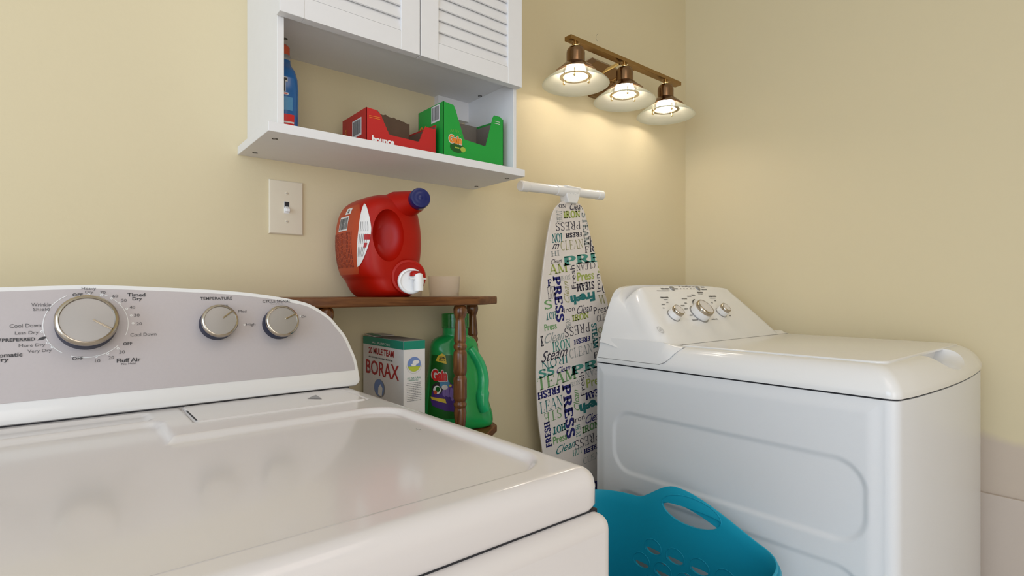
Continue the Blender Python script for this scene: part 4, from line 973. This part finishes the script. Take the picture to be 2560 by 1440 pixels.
# ================================================================== WOODEN STAND
st = thing('shelf_stand', (0.53, 1.09, 0), 'brown wooden stand with turned posts against the wall behind the dryer', 'shelf stand')
outl_s = [(0.350, 0.985), (0.711, 0.985), (0.750, 0.999), (0.830, 1.060), (0.845, 1.10), (0.845, 1.196), (0.215, 1.196), (0.215, 1.10), (0.230, 1.060), (0.311, 0.999)]
for z0, z1, nm in ((1.0565, 1.0755, 'top_board'), (0.738, 0.756, 'shelf_board'), (0.400, 0.418, 'shelf_board')):
    m = MB(); m.loft([[V((x, y, z0)) for x, y in outl_s], [V((x, y, z1)) for x, y in outl_s]], 'wood_board'); part(nm, m, st, smooth=30, bevel=0.003)
def post(x, y, z1, z0):
    s = 0.000242; tot = z1 - z0
    pr = [(40, 0), (56, 12), (63, 40), (63, 66), (56, 92), (46, 118), (42, 128), (45, 160), (52, 240), (58, 318), (57, 334), (50, 346), (50, 354), (60, 366), (62, 384), (58, 402), (50, 412), (52, 420), (60, 430), (63, 460), (63, 600), (58, 632), (50, 644), (50, 652), (60, 668), (63, 690), (63, 850), (58, 872), (50, 884), (50, 892), (60, 904), (61, 920), (57, 934), (50, 942), (54, 952), (59, 990), (50, 1090), (42, 1150), (56, 1180), (60, 1215), (52, 1240)]
    k = tot / 1240
    m = MB(); m.lathe([(r * s, z1 - q * k) for r, q in pr], (x, y, 0), (0, 0, 1), 'wood', 36); part('post', m, st, smooth=70)
for x, y in ((0.682, 1.005), (0.378, 1.005), (0.815, 1.145), (0.245, 1.145)):
    post(x, y, 1.0565, 0.756); post(x, y, 0.738, 0.418)
    m = MB(); m.lathe([(0.012, 0.0), (0.016, 0.03), (0.012, 0.12), (0.016, 0.30), (0.013, 0.400)], (x, y, 0), (0, 0, 1), 'wood', 24); part('leg', m, st, smooth=70)

# ================================================================== RED JUG
jug = thing('detergent_jug', (0.52, 1.085, 1.0755), 'large red detergent jug with a white spigot on top of the wooden stand', 'detergent jug')
def ratio(u): r = ray(u, 0); return r.x / r.y
JF, JB = 0.998, 1.160
jt = [  # v, left silhouette px, right silhouette px, y-grow
 (742, 892, 1022, -0.016), (738, 884, 1030, -0.008), (728, 876, 1038, -0.002), (715, 869, 1044, 0.0), (700, 862, 1046, 0.0), (690, 854, 1047, 0.001), (675, 848, 1047, 0.002), (650, 843, 1050, 0.003), (620, 840, 1053, 0.004),
 (590, 840, 1053, 0.004), (560, 843, 1050, 0.003), (535, 849, 1045, 0.001), (520, 856, 1040, -0.002), (508, 866, 1034, -0.008), (499, 880, 1026, -0.016), (492, 898, 1015, -0.028), (487, 918, 1000, -0.042), (484, 940, 985, -0.056)]
jr = []
for v, ul, ur, g in jt:
    z = 1.085 - (v - 731) / F * 1.13 * (1.0 if v < 731 else 0.8)
    if v == 742: z = 1.0756
    cyj = (JF + JB) / 2; ay = (JB - JF) / 2 + g
    # superellipse exponent 4: corners reach about 0.84 of the half sizes
    c84 = 0.80
    xl = ratio(ul) * (cyj + ay * c84); xr = ratio(ur) * (cyj - ay * c84)
    cx = (xl + xr) / 2; ax = (xr - xl) / 2 / 0.86
    jr.append((cx, cyj, max(ax, 0.012), max(ay, 0.02), z))
jr = catmull(jr, 3)
def jring(i, n=72, e=3.6, q=0.0):
    cx, cy, ax, ay, z = jr[i]; return super_ring(cx, cy, ax + q, ay + q, z, e, 0, n)
m = MB(); m.loft([jring(i) for i in range(len(jr))], 'jug_red'); jb = part('jug_body', m, jug, smooth=60)
# grip recess in the narrow front side
gc = at(968, 588, y=JF)
cut = MB(); rr = []
for k in range(13):
    a = PI * k / 12 - PI / 2; rr.append([V((gc.x + 0.002 + (0.034 * math.cos(t)) * math.cos(a), JF - 0.010 + (0.042 - 0.25 * (0.034 * math.cos(t) - 0.0)) * math.sin(a), gc.z + 0.054 * math.sin(t) * math.cos(a) ** 0.8)) for t in [2 * PI * j / 32 for j in range(32)]])
rr = [[V((p.x, p.y, p.z)) for p in r_] for r_ in rr[1:-1]]
cut.loft(rr, 'jug_red')
boolean_cut(jb, cut)
def jug_fn(x, y, q):    # x = angle from the left face (0 = facing -x), y = height above the stand
    z = 1.0755 + y
    for i in range(len(jr) - 1):
        if jr[i][4] <= z <= jr[i + 1][4]: break
    t = (z - jr[i][4]) / max(1e-6, jr[i + 1][4] - jr[i][4]); a = [jr[i][k] + (jr[i + 1][k] - jr[i][k]) * max(0, min(1, t)) for k in range(5)]
    th = PI + x; c, s = math.cos(th), math.sin(th); e = 3.6
    return V((a[0] + (a[2] + q) * math.copysign(abs(c) ** (2 / e), c), a[1] + (a[3] + q) * math.copysign(abs(s) ** (2 / e), s), z))
def jug_y(ang, y0): # position along the flat side -> angle (so print is even); y0 in -1..1 of the half depth
    return ang
def from_y(yn):  # yn: +1 back .. -1 front, on left face
    e = 3.6; s = -abs(yn) ** (e / 2) if yn < 0 else abs(yn) ** (e / 2)
    return -math.asin(max(-1, min(1, s)))
def lab(x, y, q): return jug_fn(from_y(x), y, q)      # x = -1 (front edge) .. 1 (back) reversed below
def labf(s, y, q): return lab(1 - 2 * s, y, q)        # s = 0 back .. 1 front corner
m = MB(); lim = lambda t: (0.06 + 0.10 * (2 * t - 1) ** 4, 0.86 - 0.10 * (2 * t - 1) ** 4)
m.grid(28, 34, lambda s, t: labf(lim(t)[0] + (lim(t)[1] - lim(t)[0]) * s, 0.046 + 0.142 * t, 0.0006), 'jug_label')
for k in range(15):     # lines of fine print running up the label
    s0 = 0.14 + 0.040 * k
    rnd = random.Random(k)
    q = 0.060
    while q < 0.130:
        l = rnd.uniform(0.003, 0.012); rect(m, labf, s0, s0 + 0.018, q, min(q + l, 0.132), 'jug_label_dark', 0.0009, 2, 2); q += l + 0.0015
rect(m, labf, 0.34, 0.60, 0.136, 0.166, 'paper_white', 0.0010, 8, 2)
q = 0.36
while q < 0.58: rect(m, labf, q, q + 0.014, 0.139, 0.163, 'text_black', 0.0014, 1, 2); q += random.uniform(0.022, 0.034)
rect(m, labf, 0.46, 0.62, 0.170, 0.183, 'paper_white', 0.0010, 6, 2); ring(m, lambda x, y, q: labf(0.54 + x * 5.5, y, q), 0, 0.1765, 0.0022, 0.0042, 'text_black', n=16, eps=0.0014)
part('side_label', m, jug, smooth=60, fixn=False, label='orange-red label with fine print and a barcode')
# white wrap-around leaf-shaped panel at the front corner
m = MB()
def wl(s, t):
    # crescent: straight edge at the label, bulging edge towards the front
    bulge = math.sin(PI * min(1, max(0, t)) ** 0.8) ** 0.7 if 0 < t < 1 else 0
    c0_, w_ = -0.0, 1.0
    a0 = 0.62 + 0.26 * (1 - t) * 0 ; th0 = 0.38 + 0.17 * min(1, t / 0.6) ** 0.8; th1 = th0 + 0.50 * (math.sin(PI * min(1, max(0, t))) ** 0.6 if 0 < t < 1 else 0)
    return th0 + (th1 - th0) * s
m.grid(14, 40, lambda s, t: jug_fn(wl(s, t), 0.060 + 0.128 * t, 0.0011), 'paper_white')
for k in range(5):
    for t0 in (0.16, 0.36, 0.55):
        m.grid(1, 10, lambda s, t: jug_fn(wl(0.14 + 0.15 * k + 0.05 * s, t0 + 0.15 * t), 0.060 + 0.128 * (t0 + 0.15 * t), 0.0015), 'text_grey')
m.grid(3, 6, lambda s, t: jug_fn(wl(0.55 + 0.45 * s, 0.42 + 0.08 * t), 0.060 + 0.128 * (0.42 + 0.08 * t), 0.0017), 'jug_red')
m.grid(3, 6, lambda s, t: jug_fn(wl(0.62 + 0.25 * s, 0.30 + 0.07 * t), 0.060 + 0.128 * (0.30 + 0.07 * t), 0.0017), 'jug_red')
part('white_label', m, jug, smooth=60, fixn=False, label='white crescent label with print')
# neck and blue cap at the top front
cc = at(1052, 494, y=0.958); nd = V((-0.22, -0.93, 0.10)).normalized()
base = V((0.530, 1.075, 1.248))
m = MB(); m.tube([base, base.lerp(cc, 0.45) + V((0, 0, 0.004)), cc - nd * 0.03, cc - nd * 0.004], [0.040, 0.033, 0.0225, 0.0185], 'jug_red', 32); part('neck', m, jug, smooth=60)
m = MB(); m.lathe([(0.0195, -0.020), (0.0212, -0.018), (0.0212, -0.004), (0.0195, 0.0), (0.0150, 0.0008), (0.0105, 0.0), (0.0085, 0.0010), (0.0060, 0.0), (0.0035, 0.001), (0.0001, 0.0012)], cc, nd, 'blue_cap', 40); part('cap', m, jug, smooth=50, label='dark blue screw cap')
# spigot boss
sc_ = at(1022, 692, y=0.985); sd = V((-0.30, -0.95, 0.0)).normalized()
m = MB(); m.lathe([(0.034, -0.075), (0.0365, -0.012), (0.0365, -0.004), (0.0345, 0.0), (0.030, 0.001), (0.029, 0.0)], sc_, sd, 'jug_red', 48); part('spigot_boss', m, jug, smooth=50)
s2 = at(1028, 703, y=0.972)
m = MB(); m.lathe([(0.0255, -0.012), (0.0262, 0.0), (0.0245, 0.003), (0.0225, 0.0035), (0.021, 0.0005), (0.019, 0.0)], s2, sd, 'print_white', 44); sp_ = part('spigot', m, jug, smooth=50, label='white dispenser spigot')
s3 = at(1046, 703, y=0.955)
m = MB(); m.tube([s3 + V((0, 0.022, 0.010)), s3 + V((0, 0, 0.010)), s3 + V((0.0, -0.001, -0.018))], 0.0092, 'print_white', 16); m.lathe([(0.0098, 0), (0.0098, 0.0185)], s3 + V((0, 0, -0.019)), (0, 0, 1), 'print_white', 24); m.box(s3.x - 0.020, s3.x + 0.017, s3.y - 0.003, s3.y + 0.004, s3.z + 0.004, s3.z + 0.006, 'print_white'); part('spout', m, sp_, smooth=40)
m = MB(); m.lathe([(0.0115, 0.0), (0.0115, 0.006), (0.0085, 0.010), (0.0001, 0.0112)], s3 + V((-0.002, 0.008, 0.010)), (0, 0, 1), 'jug_red', 28); part('button', m, sp_, smooth=60, label='red press button')

# measuring cups
def cup(x, y, r, h, label):
    m = MB(); z = 1.0757
    m.lathe([(r * 0.90, z), (r * 0.97, z + h * 0.5), (r, z + h), (r * 0.965, z + h), (r * 0.93, z + h * 0.5), (r * 0.86, z + 0.002), (0.0001, z + 0.002)], (x, y, 0), (0, 0, 1), 'clear_plastic', 48, cap0=True, cap1=False)
    o = single('measuring_cup', m, label, 'measuring cup', smooth=50); o['group'] = 'clear cups beside the red jug'
cup(0.672, 1.055, 0.037, 0.046, 'clear plastic measuring cup near the right end of the wooden stand')
cup(0.606, 1.090, 0.026, 0.043, 'smaller clear cup half hidden behind the red jug spigot')

# ================================================================== BORAX BOX
bz = thing('powder_box', (0.557, 1.09, 0.7565), 'white laundry powder box with a green top band on the lower shelf of the stand', 'box')
X0, X1, Y0, Y1, Z0, Z1 = 0.5330, 0.5830, 0.990, 1.182, 0.7565, 0.9850
m = MB(); m.box(X0, X1, Y0, Y1, Z0, Z1, 'borax_white')
sf = Frame((X0, Y1, Z0), (0, -1, 0), (0, 0, 1)); nf = Frame((X0, Y0, Z0), (1, 0, 0), (0, 0, 1))
W_, N_, H_ = Y1 - Y0, X1 - X0, Z1 - Z0
Q = lambda x, y: (890 + x / 7.2, 820 + y / 7.2)
def Tq(wd, x, y, ww, hh, mm, fr_=sf, **k):
    u, v = Q(x, y); ptext(m, wd, fr_, u, v, ww / 7.2, hh / 7.2, mm, **k)
rect(m, sf.P, 0, W_, H_ - 0.0175, H_, 'borax_green'); rect(m, nf.P, 0, N_, H_ - 0.0175, H_, 'borax_green')
Tq('ALL PURPOSE', 450, 280, 320, 38, 'paper_white', eps=0.0008)
Tq('20 MULE TEAM', 447, 432, 450, 118, 'borax_red', bold=0.03)
Tq('ALL NATURAL LAUNDRY BOOSTER', 440, 550, 430, 26, 'text_black', bold=0.03)
Tq('BORAX', 465, 745, 590, 265, 'borax_red', bold=0.015)
x, y = sf.hit(*Q(425, 1085)); disc(m, sf.P, x, y, 0.027, 0.020, 'text_grey'); disc(m, sf.P, x - 0.001, y + 0.001, 0.024, 0.018, 'sky_blue', eps=0.0007); m.poly([sf.P(x + a, y + b, 0.001) for a, b in ((-0.006, -0.014), (0.012, -0.017), (0.016, 0.002), (0.006, 0.010), (-0.004, 0.002))], 'paper_white')
x, y = nf.hit(*Q(1045, 650)); disc(m, nf.P, x, y, 0.0155, 0.0150, 'sky_blue'); disc(m, nf.P, x, y - 0.0002, 0.0152, 0.0150, 'field_green', eps=0.0007, a0=195, a1=345); disc(m, nf.P, x + 0.004, y + 0.004, 0.008, 0.004, 'paper_white', eps=0.0008); disc(m, nf.P, x - 0.001, y - 0.001, 0.006, 0.003, 'paper_white', eps=0.0009)
ring(m, nf.P, x, y - 0.001, 0.0178, 0.0181, 'text_grey', 180, 360, n=24)
Tq('ALL NATURAL', 1043, 898, 245, 34, 'borax_green', fr_=nf); Tq('MINERAL SALT', 1040, 938, 185, 28, 'borax_green', fr_=nf)
for k in range(11):
    yy = 985 + 32 * k; u, v = Q(1045, yy); x, y = nf.hit(u, v); rnd = random.Random(k); q = x - 0.0185 + rnd.uniform(0, 0.003); e_ = x + 0.0185 - rnd.uniform(0, 0.003)
    while q < e_: l = rnd.uniform(0.0012, 0.004); rect(m, nf.P, q, min(q + l, e_), y - 0.0006, y + 0.0007, 'text_grey'); q += l + 0.0007
part('carton', m, bz, smooth=0, fixn=False)
m = MB(); m.prism([(X0 - 0.0005, Y1 - 0.055, Z1 + 0.001), (X0 + 0.002, Y1 - 0.001, Z1 + 0.004), (X1, Y1 - 0.001, Z1 + 0.003), (X1, Y1 - 0.055, Z1 + 0.0012)], (0, 0, 0.001), 'borax_white')
m.prism([(X0 + 0.004, Y1 - 0.050, Z1 + 0.0024), (X0 + 0.006, Y1 - 0.004, Z1 + 0.0052), (X0 + 0.02, Y1 - 0.004, Z1 + 0.005), (X0 + 0.02, Y1 - 0.050, Z1 + 0.0024)], (0, 0, 0.0005), 'borax_green')
m.box(X0 + 0.001, X1 - 0.001, Y0 + 0.001, Y1 - 0.06, Z1, Z1 + 0.001, 'cardboard_grey'); part('lid_flap', m, bz, smooth=0)

# ================================================================== GREEN BOTTLE
gb = thing('detergent_bottle', (0.735, 1.095, 0.7565), 'green detergent bottle with a side handle on the lower shelf of the stand', 'bottle')
gyaw = -0.42; gcx, gcy, GB0 = 0.738, 1.108, 0.7565
# z above shelf, left half, right half (measured along the broad side), half thickness
gt = [(0.0, 0.068, 0.084, 0.036), (0.006, 0.076, 0.092, 0.043), (0.03, 0.079, 0.092, 0.046), (0.06, 0.079, 0.084, 0.047), (0.09, 0.077, 0.076, 0.047), (0.12, 0.073, 0.071, 0.046), (0.15, 0.068, 0.066, 0.044), (0.18, 0.064, 0.060, 0.041),
      (0.200, 0.063, 0.057, 0.038), (0.215, 0.062, 0.054, 0.034), (0.228, 0.057, 0.049, 0.031), (0.238, 0.045, 0.040, 0.029), (0.242, 0.034, 0.032, 0.028), (0.248, 0.0315, 0.0315, 0.0285), (0.262, 0.0315, 0.0315, 0.0285)]
gt = [(a * 0.925 if a > 0.01 else a, b, c_, d) for a, b, c_, d in gt]; GN = 0.262 * 0.925
gt2 = catmull(gt, 2)
GAX = V((math.cos(gyaw), math.sin(gyaw), 0)); GNY = V((-math.sin(gyaw), math.cos(gyaw), 0))
def gring(z, l, r, t, q=0):
    e = 2.5 if z < 0.215 else 2.0; mid = (r - l) / 2; hw = (l + r) / 2
    return super_ring(gcx + GAX.x * mid, gcy + GAX.y * mid, hw + q, t + q, GB0 + z, e, gyaw, 56)
m = MB(); m.loft([gring(*g) for g in gt2], 'bottle_green'); part('bottle_body', m, gb, smooth=60)
def gfn(x, y, q):     # x along the broad side from the centre, y height: on the near face
    for i in range(len(gt2) - 1):
        if gt2[i][0] <= y <= gt2[i + 1][0]: break
    k = (y - gt2[i][0]) / (gt2[i + 1][0] - gt2[i][0]); l, r, t = [gt2[i][j] + (gt2[i + 1][j] - gt2[i][j]) * k for j in (1, 2, 3)]
    mid, hw = (r - l) / 2, (l + r) / 2; s = max(-0.999, min(0.999, (x - mid) / hw)); e = 2.5
    d = (1 - abs(s) ** e) ** (1 / e) * t
    return V((gcx, gcy, GB0)) + GAX * x - GNY * (d + q) + V((0, 0, y))
m = MB(); Z = lambda x, y: (1050 + x / 4.643, 760 + y / 4.643)
def gl_(u, v):       # photo pixel -> label coordinates (plane through the near face)
    fr_ = Frame(V((gcx, gcy, GB0)) - GNY * 0.044, GAX, (0, 0, 1)); return fr_.hit(u, v)
# dark label field
def lb(s, t):
    y = 0.030 + 0.150 * t; x1 = 0.016 - 0.030 * smoothstep(0.45, 1.0, t); x0 = -0.072 + 0.012 * t
    return gfn(x0 + (x1 - x0) * s, y, 0.0006)
m.grid(24, 30, lb, 'label_green')
def gdisc(px, py, rx, ry, mm, q=0.0011, n=20, a0=0, a1=360):
    x, y = gl_(*Z(px, py)); fill(m, gfn, [(x + rx * math.cos(2 * PI * i / n), y + ry * math.sin(2 * PI * i / n)) for i in range(n)], mm, q)
def gquad(pts, mm, q=0.0012):
    fill(m, gfn, hull([gl_(*Z(*p)) for p in pts]), mm, q)
gquad([(190, 668), (215, 610), (262, 578), (298, 600), (312, 700)], 'yellow')
x, y = gl_(*Z(262, 628)); text(m, '50%', gfn, x, y, 0.013, 0.006, 'text_black', bold=0.03, eps=0.0018); x, y = gl_(*Z(262, 655)); text(m, 'More', gfn, x, y, 0.014, 0.004, 'text_black', bold=0.03, eps=0.0018)
x, y = gl_(*Z(229, 832)); text(m, 'Gain', gfn, x, y, 0.0370, 0.031, 'paper_white', bold=0.13, eps=0.0030, rot=0.0); text(m, 'Gain', gfn, x, y, 0.0335, 0.027, 'logo_red', bold=0.05, eps=0.0036)
gquad([(150, 1190), (130, 1130), (150, 1000), (240, 900), (330, 900), (410, 960), (410, 1250), (300, 1240)], 'purple', 0.0014)
gquad([(300, 930), (345, 940), (330, 1080), (290, 1060)], 'purple_light', 0.0018); gquad([(350, 960), (395, 990), (370, 1090), (335, 1070)], 'purple_light', 0.0018); gquad([(255, 960), (290, 1000), (285, 1080), (262, 1060)], 'purple_light', 0.0018)
gdisc(205, 985, 0.012, 0.014, 'text_black', 0.0019); gdisc(200, 1000, 0.0085, 0.010, 'print_white', 0.0023); gdisc(208, 992, 0.005, 0.006, 'label_green', 0.0027); gdisc(180, 1030, 0.004, 0.005, 'cap_coral', 0.0027)
gdisc(286, 925, 0.0115, 0.012, 'bottle_blue_light', 0.0020); gdisc(286, 965, 0.007, 0.006, 'paper_white', 0.0023)
gquad([(128, 1085), (290, 1100), (305, 1150), (140, 1115)], 'yellow', 0.0026)
gdisc(350, 945, 0.003, 0.003, 'yellow', 0.0024); gdisc(372, 1100, 0.003, 0.004, 'purple_light', 0.0024)
part('label', m, gb, smooth=60, fixn=False, label='dark green label with a red logo over purple flowers')
# handle: raised loop on the right
hp = [gfn(*gl_(*Z(*p)), 0.004) for p in ((585, 520), (640, 590), (700, 690), (735, 800), (745, 900), (735, 1000), (725, 1100), (735, 1180), (755, 1240))]
hp = [V(q) for q in catmull([tuple(p) for p in hp], 3)]
m = MB(); n_ = len(hp); m.tube(hp, [0.0095 + 0.005 * math.sin(PI * i / (n_ - 1)) + (0.003 if i > n_ * 0.6 else 0) for i in range(n_)], 'handle_green', 20); part('handle', m, gb, smooth=70)
top = V((gcx, gcy, GB0 + GN))
m = MB(); m.lathe([(0.0335, 0.0), (0.0335, 0.004), (0.0335, 0.034), (0.0315, 0.034), (0.0312, 0.004), (0.0001, 0.003)], top, (0, 0, 1), 'cap_green', 40, cap1=False)
m.lathe([(0.018, 0.004), (0.018, 0.020), (0.010, 0.024)], top, (0, 0, 1), 'bottle_green', 28); part('cap', m, gb, smooth=50, label='translucent green measuring cap')

# ================================================================== LAUNDRY BASKET
bk = thing('laundry_basket', (0.83, 0.70, 0), 'tall teal plastic laundry basket with cut-out handles between the dryer and the washing machine', 'laundry basket')
BX, BYc, bax, bay = 0.825, 0.700, 0.245, 0.262
def b_plan(th, s, q=0.0):   # s 0 bottom .. 1 rim
    k = 0.80 + 0.20 * s; ax, ay = bax * k - q, bay * k - q; e = 5.0
    c, s_ = math.cos(th), math.sin(th)
    return BX + ax * math.copysign(abs(c) ** (2 / e), c), BYc + ay * math.copysign(abs(s_) ** (2 / e), s_)
def b_rim(x, y):
    t = (y - BYc) / bay
    z = 0.578 + 0.016 * (1 - t * t)
    w = max(0.0, 1 - abs((y - 0.706) / (0.105 if y > 0.706 else 0.20))); side = smoothstep(0.5, 0.8, abs(x - BX) / bax)
    return z + 0.048 * side * (w * w * (3 - 2 * w)) ** 0.8
NB, TH = 200, 0.0045
ths = []
for k in range(NB):      # equal steps along a square so that the sides are evenly divided
    t = 8.0 * k / NB; q = t % 8
    if q < 1: p = (1, q)
    elif q < 3: p = (2 - q, 1)
    elif q < 5: p = (-1, 4 - q)
    elif q < 7: p = (q - 6, -1)
    else: p = (1, q - 8)
    e = 5.0; # direction angle parameter of the superellipse
    c, s_ = p; rr_ = (abs(c) ** e + abs(s_) ** e) ** (1 / e); c, s_ = c / rr_, s_ / rr_
    ths.append(math.atan2(math.copysign(abs(s_) ** (e / 2), s_), math.copysign(abs(c) ** (e / 2), c)))
def bring(s, q, dz=0.0):
    out = []
    for th in ths:
        x, y = b_plan(th, s, q); xr, yr = b_plan(th, 1.0, 0); z = 0.008 + (b_rim(xr, yr) - 0.008) * s + dz
        out.append(V((x, y, z)))
    return out
SS = [0, 0.02, 0.1, 0.2, 0.3, 0.4, 0.5, 0.6, 0.7, 0.8, 0.9, 0.96, 1.0]
m = MB(); m.loft([bring(s, TH, 0.004) for s in SS[::-1] if s > 0.01][:-0 or None] + [bring(0.012, TH, 0.0)], 'basket_teal', cap0=False, cap1=True)
inner_n = len(m.v)
m = MB()
rings = [bring(s, 0.0) for s in SS] + [bring(1.0, TH * 0.3, 0.0022), bring(1.0, TH * 0.7, 0.0022)] + [bring(s, TH) for s in SS[::-1][:-1]] + [bring(0.012, TH, 0.002)]
m.loft(rings, 'basket_teal', cap0=True, cap1=True)
bo = part('tub', m, bk, smooth=60)
def bwall(y, z): return V((1.05, y, z))
def lens(cy, cz, a, b, up=0.1, n=20):
    """lower part of the ellipse (a, b): bounded above by a flatter arc"""
    lo = [(cy + a * math.cos(PI + PI * i / n), cz + b * math.sin(PI + PI * i / n)) for i in range(n + 1)]
    hi = [(cy + a * math.cos(PI * i / n), cz + b * up * math.sin(PI * i / n)) for i in range(1, n)]
    return lo + hi
cuts = []
hy, hz = 0.665, 0.603
def through(poly, x0, x1): c = MB(); c.prism([V((x0, y, z)) for y, z in poly], (x1 - x0, 0, 0), 'basket_teal'); return c
allc = MB()
def addc(poly, x0, x1): allc.prism([V((x0, y, z)) for y, z in poly], (x1 - x0, 0, 0), 'basket_teal')
holes = []
for r_, z in enumerate((0.487, 0.445, 0.403, 0.361)):
    n_ = 4 if r_ % 2 == 0 else 5
    for k in range(n_):
        y = 0.670 + (k - (n_ - 1) / 2) * 0.060
        holes.append((y, z, 0.0225, 0.0105))
    for k in range(1, n_):
        y = 0.670 + (k - n_ / 2) * 0.060
        holes.append((y, z - 0.020, 0.010, 0.0045))
tilt_h = [(0.740, 0.600), (0.590, 0.600)]
addc(lens(0.668, 0.600, 0.072, 0.030, 0.25, 26), 0.55, 1.15)
for y, z, a, b in holes: addc(lens(y, z, a * 0.9, b, 0.15, 12), 0.55, 1.15)
boolean_cut(bo, allc)
# raised outlines round the holes, as moulded beads on the inside of the far wall
m = MB()
def inner_x(y, z):
    s = (z - 0.008) / (b_rim(BX + bax, y) - 0.008); k = 0.80 + 0.20 * s
    t = min(0.999, abs(y - BYc) / (bay * k - TH)); return BX + (bax * k - TH) * (1 - t ** 5) ** 0.2
def bead(cy, cz, a, b, a0, a1, n, r=0.0010):
    m.tube([V((inner_x(cy + a * math.cos(math.radians(a0 + (a1 - a0) * i / n)), cz + b * math.sin(math.radians(a0 + (a1 - a0) * i / n))), cy + a * math.cos(math.radians(a0 + (a1 - a0) * i / n)), cz + b * math.sin(math.radians(a0 + (a1 - a0) * i / n)))) for i in range(n + 1)], r, 'basket_teal', 8)
bead(0.668, 0.600, 0.073, 0.032, -10, 190, 40, 0.0010)
part('handle_outline', m, bk, smooth=80); m = MB()
for y, z, a, b in holes:
    if a > 0.015: bead(y, z + 0.004, 0.0235, 0.019, -35, 215, 22, 0.0009)
part('hole_outlines', m, bk, smooth=80)
# outer lip folded just below the rim
m = MB(); m.loft([bring(0.945, -0.004), bring(0.975, -0.0065), bring(0.985, -0.004), bring(0.985, 0.001), bring(0.945, 0.001)], 'basket_teal', False, False); part('outer_lip', m, bk, smooth=60)
